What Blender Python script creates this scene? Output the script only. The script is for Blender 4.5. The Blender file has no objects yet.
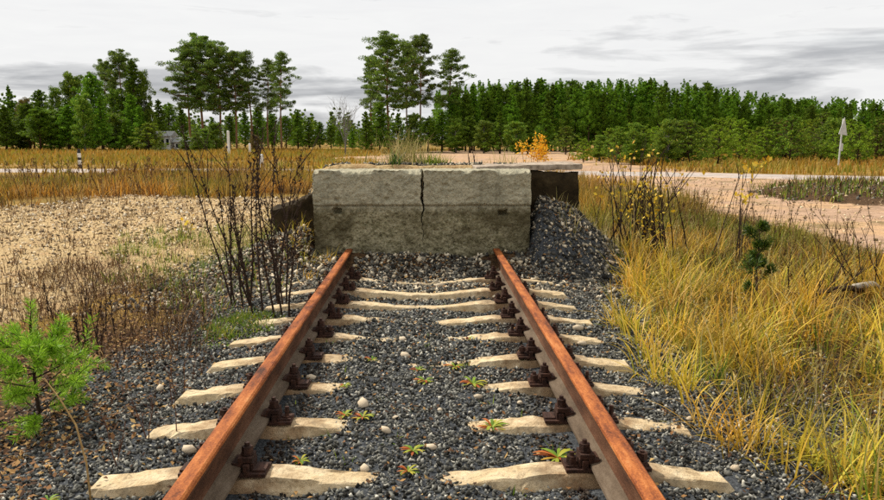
import bpy, math, random
import numpy as np
from mathutils import Vector, Matrix, Euler

R = math.radians
SC = bpy.context.scene
COL = SC.collection
random.seed(7)
rng = np.random.default_rng(11)

# ------------------------------------------------------------------ camera
FPX, W0, H0 = 760.0, 884.0, 500.0            # focal length in photo pixels
CAM_Z = 1.41
PITCH = math.atan((250 - 139.5) / FPX)
YAW = math.atan(15 / FPX)
cam_d = bpy.data.cameras.new('camera')
cam_d.sensor_width = 36.0
cam_d.lens = 36.0 * FPX / W0
cam_d.clip_start = 0.05
cam_d.clip_end = 6000
cam = bpy.data.objects.new('camera', cam_d)
COL.objects.link(cam)
cam.location = (0, 0, CAM_Z)
cam.rotation_euler = (R(90) - PITCH, 0, -YAW)
SC.camera = cam
CM = Euler(cam.rotation_euler).to_matrix()

def ray(px, py):
    return CM @ Vector((px - W0 / 2, -(py - H0 / 2), -FPX))
def P(px, py, z=0.0):                         # photo pixel -> point on the plane z
    d = ray(px, py); t = (z - CAM_Z) / d.z
    return Vector((d.x * t, d.y * t, z))
def PV(px, py, y):                            # photo pixel -> point on the upright plane y
    d = ray(px, py); t = y / d.y
    return Vector((d.x * t, y, CAM_Z + d.z * t))

# ------------------------------------------------------------------ light
SUN_EL, SUN_AZ = 46.0, -52.0                  # degrees; azimuth from +Y towards +X
SUN_STRENGTH, SUN_ANGLE = 5.0, 1.5
world = bpy.data.worlds.new('World'); SC.world = world; world.use_nodes = True
sd = bpy.data.lights.new('sun', 'SUN'); sd.energy = SUN_STRENGTH; sd.angle = R(SUN_ANGLE)
sd.color = (1.0, 0.93, 0.82)
so = bpy.data.objects.new('sun', sd); COL.objects.link(so)
sv = Vector((math.sin(R(SUN_AZ)) * math.cos(R(SUN_EL)), math.cos(R(SUN_AZ)) * math.cos(R(SUN_EL)), math.sin(R(SUN_EL))))
so.rotation_euler = sv.to_track_quat('Z', 'Y').to_euler()
so.location = (-20, 5, 30)
SC.view_settings.view_transform = 'Standard'
SC.view_settings.look = 'None'
SC.view_settings.exposure = 0.0
SC.view_settings.gamma = 1.0
SC.view_settings.use_curve_mapping = False
SC.cycles.use_denoising = False
SC.cycles.max_bounces = 6
SC.cycles.transparent_max_bounces = 6

class NT:
    def __init__(s, tree):
        s.t = tree; s.n = tree.nodes; s.l = tree.links
    def add(s, typ, ins=None, **kw):
        nd = s.n.new(typ)
        for k, v in kw.items(): setattr(nd, k, v)
        for k, v in (ins or {}).items(): s.put(nd.inputs[k], v)
        return nd
    def put(s, sock, v):
        if isinstance(v, bpy.types.NodeSocket): s.l.new(v, sock)
        elif isinstance(v, bpy.types.Node): s.l.new(v.outputs[0], sock)
        else: sock.default_value = v
    def math(s, op, a, b=0.0, c=0.0, clamp=False):
        nd = s.n.new('ShaderNodeMath'); nd.operation = op; nd.use_clamp = clamp
        s.put(nd.inputs[0], a); s.put(nd.inputs[1], b); s.put(nd.inputs[2], c)
        return nd.outputs[0]
    def mix(s, f, a, b, mode='MIX'):
        nd = s.n.new('ShaderNodeMix'); nd.data_type = 'RGBA'; nd.blend_type = mode
        s.put(nd.inputs[0], f); s.put(nd.inputs[6], a); s.put(nd.inputs[7], b)
        return nd.outputs[2]
    def ramp(s, f, stops, interp='LINEAR'):
        nd = s.n.new('ShaderNodeValToRGB'); cr = nd.color_ramp; cr.interpolation = interp
        while len(cr.elements) > 1: cr.elements.remove(cr.elements[-1])
        cr.elements[0].position = stops[0][0]; cr.elements[0].color = c4(stops[0][1])
        for p, c in stops[1:]:
            e = cr.elements.new(p); e.color = c4(c)
        s.put(nd.inputs[0], f)
        return nd.outputs[0]
    def noise(s, vec, scale, detail=4, rough=0.55, dist=0.0):
        nd = s.add('ShaderNodeTexNoise', {'Scale': scale, 'Detail': detail, 'Roughness': rough, 'Distortion': dist})
        if vec is not None: s.put(nd.inputs['Vector'], vec)
        return nd.outputs[0]
    def remap(s, v, a, b, c=0.0, d=1.0):
        nd = s.n.new('ShaderNodeMapRange'); nd.clamp = True
        s.put(nd.inputs[0], v)
        for i, q in enumerate((a, b, c, d)): nd.inputs[i + 1].default_value = q
        return nd.outputs[0]
def c4(c):
    if isinstance(c, (int, float)): return (c, c, c, 1)
    return tuple(c) + (1,) if len(c) == 3 else tuple(c)

# ---- sky: Nishita almost wholly covered by a bright overcast with grey banks low down
def build_sky():
    t = NT(world.node_tree); t.n.clear()
    out = t.add('ShaderNodeOutputWorld'); bg = t.add('ShaderNodeBackground', {'Strength': 1.0})
    t.l.new(bg.outputs[0], out.inputs[0])
    sky = t.add('ShaderNodeTexSky', sky_type='NISHITA', sun_disc=False, sun_elevation=R(SUN_EL), sun_rotation=R(SUN_AZ))
    skyc = t.mix(1.0, sky.outputs[0], (0.10, 0.10, 0.10, 1), 'MULTIPLY')
    tc = t.add('ShaderNodeTexCoord').outputs['Generated']
    sx = t.add('ShaderNodeSeparateXYZ', {0: tc})
    X, Y, Z = sx.outputs
    az = t.math('ARCTAN2', X, Y)
    el = t.math('ARCSINE', Z)
    ela = t.math('ABSOLUTE', el)
    # stretched banks (azimuth slow, elevation fast)
    v1 = t.add('ShaderNodeCombineXYZ', {0: t.math('MULTIPLY', az, 3.2), 1: t.math('MULTIPLY', ela, 24.0), 2: 4.6}).outputs[0]
    n1 = t.noise(v1, 1.0, 7, 0.55, 0.5)
    v2 = t.add('ShaderNodeCombineXYZ', {0: t.math('MULTIPLY', az, 9.0), 1: t.math('MULTIPLY', ela, 60.0), 2: 9.1}).outputs[0]
    n2 = t.noise(v2, 1.0, 5, 0.6, 0.6)
    n = t.math('ADD', t.math('MULTIPLY', n1, 0.75), t.math('MULTIPLY', n2, 0.25))
    # grey bases are seen edge-on towards the horizon, so they crowd there
    low = t.ramp(t.remap(ela, 0.0, 0.35), [(0.0, 0.19), (0.18, 0.17), (0.27, 0.12), (0.36, 0.07), (0.44, 0.0), (1.0, 0.0)])
    low = t.math('SUBTRACT', low, 0.10)
    g = t.remap(t.math('ADD', n, low), 0.50, 0.62)
    grey = t.mix(t.remap(n2, 0.35, 0.65), (0.38, 0.39, 0.41, 1), (0.58, 0.585, 0.60, 1))
    white = t.mix(t.remap(n2, 0.3, 0.7), (0.89, 0.89, 0.89, 1), (0.94, 0.94, 0.93, 1))
    cl = t.mix(g, white, grey)
    cov = t.remap(t.noise(v1, 0.6, 3), 0.15, 0.4, 0.82, 0.97)
    t.l.new(t.mix(cov, skyc, cl), bg.inputs[0])
build_sky()

# ------------------------------------------------------------------ numpy noise
_T = np.random.default_rng(5).random((256, 256))
def vn(x, y, s=0):
    x = np.asarray(x, float) + s * 17.31; y = np.asarray(y, float) + s * 9.77
    xi = np.floor(x).astype(int); yi = np.floor(y).astype(int)
    fx = x - xi; fy = y - yi; fx = fx * fx * (3 - 2 * fx); fy = fy * fy * (3 - 2 * fy)
    a = _T[xi & 255, yi & 255]; b = _T[(xi + 1) & 255, yi & 255]
    c = _T[xi & 255, (yi + 1) & 255]; d = _T[(xi + 1) & 255, (yi + 1) & 255]
    return (a * (1 - fx) + b * fx) * (1 - fy) + (c * (1 - fx) + d * fx) * fy
def fbm(x, y, o=4, s=0):
    r = 0; a = 0.5; f = 1.0
    for i in range(o):
        r = r + a * vn(x * f, y * f, s + i * 3); a *= 0.5; f *= 2.03
    return r / (1 - 0.5 ** o)
def sst(a, b, x):
    t = np.clip((np.asarray(x, float) - a) / (b - a), 0, 1); return t * t * (3 - 2 * t)

def poly_sd(x, y, poly):                      # signed distance, positive inside
    x = np.asarray(x, float); y = np.asarray(y, float)
    d = np.full(x.shape, 1e9); ins = np.zeros(x.shape, bool)
    n = len(poly)
    for i in range(n):
        ax, ay = poly[i][0], poly[i][1]; bx, by = poly[(i + 1) % n][0], poly[(i + 1) % n][1]
        ex, ey = bx - ax, by - ay
        tt = np.clip(((x - ax) * ex + (y - ay) * ey) / (ex * ex + ey * ey + 1e-12), 0, 1)
        d = np.minimum(d, np.hypot(x - ax - tt * ex, y - ay - tt * ey))
        c = ((ay > y) != (by > y)) & (x < (bx - ax) * (y - ay) / (by - ay + 1e-15) + ax)
        ins ^= c
    return np.where(ins, d, -d)
def pxpoly(pts, z=-0.08):
    return [tuple(P(a, b, z))[:2] for a, b in pts]

# ------------------------------------------------------------------ layout numbers
XC = -0.045                                    # track centre line
BY = 8.15                                      # front of the buffer
BXL, BXR = PV(312, 200, BY).x, PV(532, 200, BY).x
BTOP = PV(420, 169, BY).z
RAIL_TOP = 0.245
SLP0, SLPD = 3.02, 0.553                       # first visible sleeper, spacing
SLEEPERS = [SLP0 + SLPD * i for i in range(-8, 10)]

SAND = pxpoly([(-120, 215), (60, 203), (130, 193), (215, 196), (300, 196), (262, 228), (225, 262), (120, 282), (60, 305), (-40, 335), (-160, 330)])
TRACK = pxpoly([(330, 157), (420, 151), (560, 149), (640, 165), (760, 176), (960, 184), (1100, 215), (1100, 300), (884, 250), (800, 226), (700, 206), (600, 190), (560, 172), (440, 168), (340, 166)])
HEAP = pxpoly([(752, 190), (800, 184), (884, 183), (960, 186), (960, 205), (870, 204), (800, 199)])
GRASSR = pxpoly([(622, 268), (630, 300), (662, 345), (700, 390), (750, 428), (800, 470), (840, 530), (1000, 560), (1050, 310), (900, 276), (800, 262), (700, 252), (640, 250)])
ROADC = [(-260, 40.5), (-60, 38.5), (-20, 38.0), (0, 37.0), (5, 35.5), (10, 33.5), (15, 30.8), (22, 27.0), (40, 16.0), (120, -30)]
ROADW = 2.2
def road_dist(x, y):
    d = np.full(np.shape(x), 1e9)
    for (ax, ay), (bx, by) in zip(ROADC[:-1], ROADC[1:]):
        ex, ey = bx - ax, by - ay
        tt = np.clip(((x - ax) * ex + (y - ay) * ey) / (ex * ex + ey * ey), 0, 1)
        d = np.minimum(d, np.hypot(x - ax - tt * ex, y - ay - tt * ey))
    return d

def G(x, y):                                   # terrain height
    x = np.asarray(x, float); y = np.asarray(y, float)
    lx = np.abs(x - XC)
    field = -0.12 + 0.10 * (fbm(x * 0.35, y * 0.35, 3, 2) - 0.5) + 0.22 * (fbm(x * 0.09, y * 0.09, 2, 4) - 0.5) * sst(6, 25, np.hypot(x, y))
    field = field * (1 - sst(120, 300, y)) + (-0.15) * sst(120, 300, y)
    bal = 0.008 + 0.085 * (fbm(x * 2.1, y * 2.1, 3, 7) - 0.5) + 0.012 * sst(0.62, 0.4, lx) * sst(3.2, 3.4, y) * sst(5.9, 5.7, y) - 0.020 * sst(3.25, 3.1, y) * sst(0.95, 0.7, lx) + 0.012 * (vn(x * 9, y * 9, 1) - 0.5)
    bal = bal - 0.036 * sst(0.92, 1.32, lx)
    # the two sleepers lying bare in the photograph: ballast washed out round them
    bal = bal - 0.06 * np.exp(-((y - (SLP0 + SLPD * 6.5)) / 0.5) ** 2) * sst(0.75, 0.5, lx)
    mk = sst(2.35, 1.45, lx + 0.25 * (fbm(x * 0.8, y * 0.8, 2, 5) - 0.5)) * sst(10.5, 9.0, y)
    z = field * (1 - mk) + bal * mk
    # heap of dirt at the foot of the buffer and over its flanks and back
    z = z + (0.11 + 0.12 * fbm(x * 2.2, y * 2.2, 3, 6)) * sst(BY - 0.85, BY - 0.05, y) * sst(1.5, 1.1, lx) * (y < BY + 0.2)
    r = np.where(x > XC, 1.0, 0.55)
    flank = r * 0.80 * sst(3.0, 1.15, lx + 0.2 * (fbm(x * 2, y * 2, 2, 8) - 0.5)) * sst(BY - 0.75, BY + 0.35, y) * sst(BY + 5.0, BY + 1.0, y)
    flank = flank * sst(1.1, 1.32, lx)
    back = (BTOP + 0.015) * sst(1.75, 1.15, lx) * sst(BY + 0.5, BY + 0.95, y) * sst(BY + 6.0, BY + 1.3, y)
    z = z + np.maximum(flank, back)
    hp = poly_sd(x, y, HEAP)
    z = z + 0.20 * sst(-0.8, 1.2, hp) * (0.5 + fbm(x, y, 3, 3))
    rd = road_dist(x, y)
    w = sst(ROADW + 2.0, ROADW + 0.3, rd)
    return z * (1 - w) + (-0.10) * w
def g1(x, y): return float(G(np.array([x]), np.array([y]))[0])

# ------------------------------------------------------------------ mesh helpers
def np_mesh(name, V, F, mats=(), smooth=False, mi=None):
    V = np.asarray(V, np.float32).reshape(-1, 3); F = np.asarray(F, np.int32)
    me = bpy.data.meshes.new(name); k = F.shape[1]; m = len(F)
    me.vertices.add(len(V)); me.vertices.foreach_set('co', V.ravel())
    me.loops.add(m * k); me.loops.foreach_set('vertex_index', F.ravel())
    me.polygons.add(m)
    me.polygons.foreach_set('loop_start', np.arange(0, m * k, k, dtype=np.int32))
    me.polygons.foreach_set('loop_total', np.full(m, k, np.int32))
    if mi is not None: me.polygons.foreach_set('material_index', np.asarray(mi, np.int32))
    if smooth: me.polygons.foreach_set('use_smooth', np.ones(m, bool))
    me.update(calc_edges=True)
    for q in mats: me.materials.append(q)
    return me
class MB:                                      # mixed polygons
    def __init__(s): s.v = []; s.f = []; s.m = []; s.mi = 0
    def add(s, vs, fs, mi=None):
        o = len(s.v); s.v += [tuple(p) for p in vs]
        for f in fs: s.f.append(tuple(i + o for i in f)); s.m.append(s.mi if mi is None else mi)
    def box(s, lo, hi, M=None, mi=None):
        vs = [Vector((x, y, z)) for z in (lo[2], hi[2]) for y in (lo[1], hi[1]) for x in (lo[0], hi[0])]
        if M is not None: vs = [M @ p for p in vs]
        s.add(vs, [(0, 2, 3, 1), (4, 5, 7, 6), (0, 1, 5, 4), (2, 6, 7, 3), (0, 4, 6, 2), (1, 3, 7, 5)], mi)
    def tube(s, pts, rad, n=6, mi=None, cap=True):
        pts = [Vector(p) for p in pts]; k = len(pts); vs = []; fs = []
        up = Vector((0.31, 0.17, 0.93))
        for i, p in enumerate(pts):
            d = (pts[min(i + 1, k - 1)] - pts[max(i - 1, 0)]).normalized()
            a = d.cross(up if abs(d.dot(up)) < 0.95 else Vector((1, 0, 0))).normalized(); b = d.cross(a)
            r = rad[i] if hasattr(rad, '__len__') else rad
            for j in range(n):
                th = 2 * math.pi * j / n
                vs.append(p + a * (r * math.cos(th)) + b * (r * math.sin(th)))
        for i in range(k - 1):
            for j in range(n):
                q = (j + 1) % n
                fs.append((i * n + j, i * n + q, (i + 1) * n + q, (i + 1) * n + j))
        if cap:
            fs.append(tuple(range(n - 1, -1, -1))); fs.append(tuple((k - 1) * n + j for j in range(n)))
        s.add(vs, fs, mi)
    def prism(s, n, r, z0, z1, M=None, r1=None, mi=None):
        r1 = r if r1 is None else r1
        vs = [Vector((r * math.cos(2 * math.pi * j / n), r * math.sin(2 * math.pi * j / n), z0)) for j in range(n)]
        vs += [Vector((r1 * math.cos(2 * math.pi * j / n), r1 * math.sin(2 * math.pi * j / n), z1)) for j in range(n)]
        if M is not None: vs = [M @ p for p in vs]
        s.add(vs, [(j, (j + 1) % n, n + (j + 1) % n, n + j) for j in range(n)] + [tuple(range(n - 1, -1, -1)), tuple(range(n, 2 * n))], mi)
    def mesh(s, name, mats, smooth=False):
        me = bpy.data.meshes.new(name); me.from_pydata([tuple(p) for p in s.v], [], s.f)
        for q in mats: me.materials.append(q)
        me.polygons.foreach_set('material_index', s.m)
        if smooth: me.polygons.foreach_set('use_smooth', [True] * len(s.f))
        me.update(); return me
def obj(name, me, parent=None, loc=None, rot=None, scale=None):
    o = bpy.data.objects.new(name, me); COL.objects.link(o)
    if parent is not None: o.parent = parent
    if loc is not None: o.location = loc
    if rot is not None: o.rotation_euler = rot
    if scale is not None: o.scale = scale if hasattr(scale, '__len__') else (scale,) * 3
    return o
def tag(o, label, cat, group=None):
    o['label'] = label; o['category'] = cat
    if group: o['group'] = group
    return o
def thing(name, loc, label, cat, group=None, rz=0.0, scale=1.0):
    o = bpy.data.objects.new(name, None); COL.objects.link(o)
    o.empty_display_size = 0.2; o.location = loc; o.rotation_euler = (0, 0, rz)
    o.scale = scale if hasattr(scale, '__len__') else (scale,) * 3
    return tag(o, label, cat, group)
def kind(o, k): o['kind'] = k; return o

# ------------------------------------------------------------------ materials
MATS = {}
def newmat(name):
    m = bpy.data.materials.new(name); m.use_nodes = True; t = NT(m.node_tree); t.n.clear()
    t.out = t.add('ShaderNodeOutputMaterial'); MATS[name] = m
    return m, t
def finish(t, col, rough=0.8, bump=None, bstr=0.4, bdist=0.01, spec=0.3, metal=0.0):
    b = t.add('ShaderNodeBsdfPrincipled', {'Roughness': rough, 'Metallic': metal, 'Specular IOR Level': spec})
    t.put(b.inputs['Base Color'], col)
    if bump is not None:
        bn = t.add('ShaderNodeBump', {'Strength': bstr, 'Distance': bdist}); t.put(bn.inputs['Height'], bump)
        t.l.new(bn.outputs[0], b.inputs['Normal'])
    t.l.new(b.outputs[0], t.out.inputs[0]); return b
def island_mat(name, stops, rough=0.8, transl=0.0, spec=0.2, vary=None, pos=None, interp='LINEAR', shade_stain=False):
    m, t = newmat(name)
    rnd = t.add('ShaderNodeNewGeometry').outputs['Random Per Island']
    col = t.ramp(rnd, stops, interp)
    if vary:                                   # broad drift over the place: (scale, colour, amount)
        p = t.add('ShaderNodeNewGeometry').outputs['Position']
        for q, vr in enumerate(vary if isinstance(vary[0], tuple) else (vary,)):
            pp = t.add('ShaderNodeVectorMath', {0: p, 1: (q * 13.7, q * 5.1, 0.0)}).outputs[0]
            f = t.remap(t.noise(pp, vr[0], 3), 0.45, 0.60, 0, vr[2])
            col = t.mix(f, col, c4(vr[1]))
    if pos:
        oi = t.add('ShaderNodeObjectInfo').outputs['Random']
        hs = t.add('ShaderNodeHueSaturation', {'Hue': t.remap(oi, 0, 1, 0.5 - pos[0], 0.5 + pos[0]), 'Saturation': 1.0, 'Value': t.remap(oi, 0, 1, 1 - pos[1], 1 + pos[1]), 'Fac': 1.0, 'Color': col})
        col = hs.outputs[0]
    if shade_stain:                                  # dark shade along the rails painted into the colour, with rust and oil
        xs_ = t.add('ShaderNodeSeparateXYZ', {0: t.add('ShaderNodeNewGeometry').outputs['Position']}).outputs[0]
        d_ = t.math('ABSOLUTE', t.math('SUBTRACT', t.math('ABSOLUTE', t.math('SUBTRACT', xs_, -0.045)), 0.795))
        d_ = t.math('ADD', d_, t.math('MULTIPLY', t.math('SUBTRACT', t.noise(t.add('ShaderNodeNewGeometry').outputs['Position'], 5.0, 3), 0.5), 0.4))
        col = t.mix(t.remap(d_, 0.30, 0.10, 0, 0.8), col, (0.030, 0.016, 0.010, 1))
    b = t.add('ShaderNodeBsdfPrincipled', {'Roughness': rough, 'Specular IOR Level': spec, 'Base Color': col})
    if transl > 0:
        tr = t.add('ShaderNodeBsdfTranslucent', {'Color': col})
        mx = t.add('ShaderNodeMixShader', {0: transl}); t.l.new(b.outputs[0], mx.inputs[1]); t.l.new(tr.outputs[0], mx.inputs[2])
        t.l.new(mx.outputs[0], t.out.inputs[0])
    else: t.l.new(b.outputs[0], t.out.inputs[0])
    return m
def gpos(t): return t.add('ShaderNodeNewGeometry').outputs['Position']
def opos(t): return t.add('ShaderNodeTexCoord').outputs['Object']

def m_ground():
    m, t = newmat('ground_soil'); p = gpos(t)
    def at(n): return t.add('ShaderNodeAttribute', attribute_name=n).outputs['Fac']
    n_f = t.noise(p, 22, 5, 0.7); n_m = t.noise(p, 3.0, 4, 0.6); n_b = t.noise(p, 0.35, 4, 0.6); n_t = t.noise(p, 70, 3, 0.7)
    field = t.ramp(n_m, [(0.25, (0.045, 0.028, 0.010)), (0.45, (0.17, 0.10, 0.025)), (0.6, (0.26, 0.17, 0.035)), (0.8, (0.10, 0.13, 0.02))])
    field = t.mix(t.remap(n_b, 0.42, 0.6, 0, 0.8), field, (0.32, 0.19, 0.04, 1))
    sand = t.ramp(n_f, [(0.28, (0.12, 0.075, 0.04)), (0.42, (0.40, 0.275, 0.13)), (0.6, (0.58, 0.43, 0.22)), (0.8, (0.70, 0.56, 0.33))])
    sand = t.mix(t.remap(n_m, 0.5, 0.66, 0, 0.6), sand, (0.42, 0.25, 0.12, 1))
    sand = t.mix(t.remap(t.noise(p, 9, 5, 0.75), 0.56, 0.66, 0, 0.75), sand, (0.13, 0.085, 0.035, 1))
    dirt = t.ramp(n_f, [(0.3, (0.24, 0.14, 0.08)), (0.5, (0.46, 0.30, 0.195)), (0.75, (0.60, 0.44, 0.32))])
    dirt = t.mix(t.remap(n_b, 0.45, 0.6, 0, 0.6), dirt, (0.58, 0.36, 0.17, 1))
    dirt = t.mix(t.remap(n_m, 0.48, 0.64, 0, 0.7), dirt, (0.27, 0.175, 0.11, 1))
    dirt = t.mix(t.remap(t.noise(p, 0.9, 5, 0.7), 0.54, 0.62, 0, 0.7), dirt, (0.16, 0.12, 0.045, 1))
    bal = t.ramp(n_t, [(0.3, (0.02, 0.022, 0.025)), (0.55, (0.07, 0.075, 0.08)), (0.75, (0.16, 0.17, 0.17))])
    lit = t.ramp(n_f, [(0.3, (0.018, 0.011, 0.006)), (0.5, (0.075, 0.042, 0.02)), (0.7, (0.17, 0.10, 0.045))])
    moss = t.ramp(n_f, [(0.3, (0.03, 0.05, 0.01)), (0.7, (0.16, 0.24, 0.03))])
    wob = t.math('MULTIPLY', t.math('SUBTRACT', n_m, 0.5), 0.9)
    def w(n, lo=0.4, hi=0.6): return t.remap(t.math('ADD', at(n), wob), lo, hi)
    c = t.mix(w('sand'), field, sand)
    c = t.mix(w('dirt'), c, dirt)
    c = t.mix(w('litter'), c, lit)
    c = t.mix(w('ballast'), c, bal)
    c = t.mix(w('moss'), c, moss)
    finish(t, c, 0.95, t.math('ADD', n_f, t.math('MULTIPLY', n_t, 0.5)), 0.7, 0.03, 0.1)
    return m
def m_concrete(name, tone=1.0, green=1.0):
    m, t = newmat(name); p = opos(t)
    nb = t.noise(p, 1.8, 5, 0.65, 0.4); nm = t.noise(p, 11, 6, 0.78); nf = t.noise(p, 45, 4, 0.7); vo = t.add('ShaderNodeTexVoronoi', {'Scale': 38.0, 'Vector': p}).outputs[0]
    c = t.ramp(nm, [(0.25, (0.055 * tone, 0.05 * tone, 0.025 * tone)), (0.42, (0.20 * tone, 0.18 * tone, 0.10 * tone)), (0.58, (0.36 * tone, 0.32 * tone, 0.20 * tone)), (0.78, (0.52 * tone, 0.47 * tone, 0.33 * tone))])
    c = t.mix(t.remap(nb, 0.48, 0.66, 0, 0.5 * green), c, (0.12 * tone, 0.115 * tone, 0.06 * tone, 1))
    c = t.mix(t.remap(nf, 0.53, 0.66, 0, 0.85), c, (0.030, 0.027, 0.014, 1))
    c = t.mix(t.remap(nf, 0.42, 0.30, 0, 0.6), c, (0.56 * tone, 0.54 * tone, 0.44 * tone, 1))
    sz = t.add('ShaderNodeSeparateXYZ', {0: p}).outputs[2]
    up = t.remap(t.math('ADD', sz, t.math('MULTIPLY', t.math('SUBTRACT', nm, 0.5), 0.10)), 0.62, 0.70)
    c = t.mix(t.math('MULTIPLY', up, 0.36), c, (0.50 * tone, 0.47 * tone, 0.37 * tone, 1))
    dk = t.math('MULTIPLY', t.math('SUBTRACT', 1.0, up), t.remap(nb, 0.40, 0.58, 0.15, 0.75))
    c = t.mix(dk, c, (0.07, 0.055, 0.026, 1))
    st = t.noise(t.add('ShaderNodeCombineXYZ', {0: t.math('MULTIPLY', t.add('ShaderNodeSeparateXYZ', {0: p}).outputs[0], 11.0), 1: 0.0, 2: t.math('MULTIPLY', sz, 1.2)}).outputs[0], 1.0, 4, 0.6)
    c = t.mix(t.remap(t.math('ADD', st, t.math('MULTIPLY', t.math('SUBTRACT', nb, 0.5), 0.5)), 0.56, 0.74, 0, 0.45), c, (0.055 * tone, 0.045 * tone, 0.022 * tone, 1))
    finish(t, c, 0.95, t.math('ADD', nf, t.math('MULTIPLY', vo, 0.6)), 0.8, 0.02, 0.15)
    return m
def m_sleeper():
    m, t = newmat('sleeper_concrete'); p = gpos(t)
    nm = t.noise(p, 11, 5, 0.65); nf = t.noise(p, 75, 4, 0.7); nb = t.noise(p, 2.2, 3, 0.6)
    c = t.ramp(nm, [(0.25, (0.34, 0.24, 0.125)), (0.45, (0.60, 0.46, 0.27)), (0.65, (0.73, 0.59, 0.38)), (0.85, (0.80, 0.69, 0.49))])
    c = t.mix(t.remap(nb, 0.5, 0.68, 0, 0.55), c, (0.50, 0.35, 0.18, 1))
    c = t.mix(t.remap(nf, 0.60, 0.72, 0, 0.7), c, (0.16, 0.11, 0.07, 1))
    # rust washed off the fastenings
    xx = t.math('ABSOLUTE', t.math('SUBTRACT', t.math('ABSOLUTE', t.math('SUBTRACT', t.add('ShaderNodeSeparateXYZ', {0: p}).outputs[0], -0.045)), 0.795))
    rs = t.remap(t.math('ADD', xx, t.math('MULTIPLY', t.math('SUBTRACT', nm, 0.5), 0.5)), 0.34, 0.12, 0, 0.75)
    c = t.mix(rs, c, (0.20, 0.10, 0.045, 1))
    n3 = t.noise(p, 28, 5, 0.75)
    c = t.mix(t.remap(n3, 0.54, 0.66, 0, 0.6), c, (0.17, 0.125, 0.075, 1))
    c = t.mix(t.remap(t.noise(p, 5, 5, 0.7), 0.52, 0.66, 0, 0.55), c, (0.24, 0.19, 0.125, 1))
    finish(t, c, 0.9, t.math('ADD', nf, t.math('MULTIPLY', n3, 1.0)), 0.7, 0.012, 0.2)
    return m
def m_rust(name, stops, rough=0.75, sc=14):
    m, t = newmat(name); p = gpos(t)
    mp = t.add('ShaderNodeMapping', {0: p}); mp.inputs['Scale'].default_value = (1, 0.22, 1)
    n = t.noise(mp.outputs[0], sc, 6, 0.7); nf = t.noise(p, 120, 3, 0.7)
    c = t.ramp(t.math('ADD', t.math('MULTIPLY', n, 0.7), t.math('MULTIPLY', nf, 0.3)), stops)
    finish(t, c, rough, t.math('ADD', n, nf), 0.7, 0.006, 0.2)
    return m

def m_flat(name, stops, sc=8, rough=0.7, spec=0.3, bump=0.2):
    m, t = newmat(name); p = opos(t)
    n = t.noise(p, sc, 5, 0.65)
    finish(t, t.ramp(n, stops), rough, n, bump, 0.01, spec)
    return m
GROUND = m_ground()
CONC = m_concrete('weathered_concrete', 1.12)
CONC_DARK = m_flat('shaded_concrete', [(0.3, (0.010, 0.007, 0.004)), (0.55, (0.040, 0.028, 0.014)), (0.8, (0.10, 0.075, 0.04))], 7, 0.95, 0.1, 0.6)  # near-black tone holds the shade on the side walls, painted into the concrete
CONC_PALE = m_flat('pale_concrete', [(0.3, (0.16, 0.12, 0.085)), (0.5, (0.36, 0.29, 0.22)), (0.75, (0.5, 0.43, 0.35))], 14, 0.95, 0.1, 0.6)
SLEEPER = m_sleeper()
RUST_HEAD = m_rust('rust_rail_head', [(0.36, (0.055, 0.018, 0.009)), (0.46, (0.24, 0.066, 0.018)), (0.56, (0.42, 0.13, 0.030)), (0.68, (0.55, 0.25, 0.09))])
RUST_WEB = m_rust('rust_rail_web', [(0.3, (0.022, 0.010, 0.006)), (0.5, (0.10, 0.042, 0.020)), (0.7, (0.20, 0.10, 0.055))], 0.85)
RUST_FOOT = m_rust('rust_rail_foot', [(0.3, (0.04, 0.027, 0.018)), (0.5, (0.12, 0.085, 0.055)), (0.75, (0.22, 0.17, 0.12))], 0.9)
RUST_DARK = m_rust('rust_fastening', [(0.3, (0.010, 0.006, 0.005)), (0.5, (0.045, 0.020, 0.013)), (0.75, (0.13, 0.055, 0.03))], 0.7, 30)
BARK = m_flat('bark_brown', [(0.3, (0.025, 0.016, 0.010)), (0.55, (0.08, 0.052, 0.032)), (0.8, (0.16, 0.11, 0.075))], 12, 0.9, 0.2, 0.6)
BARK_PINE = m_flat('bark_pine_orange', [(0.3, (0.10, 0.05, 0.025)), (0.55, (0.24, 0.125, 0.065)), (0.8, (0.36, 0.22, 0.13))], 3, 0.9, 0.2, 0.6)
BARK_GREY = m_flat('bark_grey', [(0.3, (0.10, 0.095, 0.085)), (0.7, (0.26, 0.25, 0.23))], 6, 0.9, 0.2, 0.4)
STEM_DARK = m_flat('stem_dark', [(0.3, (0.012, 0.007, 0.005)), (0.55, (0.045, 0.026, 0.017)), (0.8, (0.10, 0.06, 0.04))], 40, 0.9, 0.2, 0.5)
STEM_RED = m_flat('stem_reddish', [(0.3, (0.06, 0.025, 0.015)), (0.7, (0.20, 0.09, 0.045))], 40, 0.9, 0.2, 0.4)
STEM_STRAW = m_flat('stem_straw', [(0.3, (0.30, 0.18, 0.06)), (0.7, (0.55, 0.38, 0.16))], 40, 0.8, 0.2, 0.3)
GRAVEL = island_mat('ballast_stone', [(0.0, (0.014, 0.013, 0.011)), (0.30, (0.054, 0.052, 0.044)), (0.58, (0.125, 0.122, 0.105)), (0.80, (0.215, 0.212, 0.182)), (0.92, (0.31, 0.30, 0.26)), (0.98, (0.48, 0.45, 0.37)), (1.0, (0.6, 0.57, 0.48))], 0.95, 0, 0.08, shade_stain=True)
PEBBLE = island_mat('sand_pebble', [(0.0, (0.05, 0.035, 0.02)), (0.18, (0.20, 0.14, 0.075)), (0.5, (0.52, 0.38, 0.21)), (0.85, (0.70, 0.56, 0.36)), (1.0, (0.8, 0.72, 0.56))], 0.85, 0, 0.2)
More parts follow.
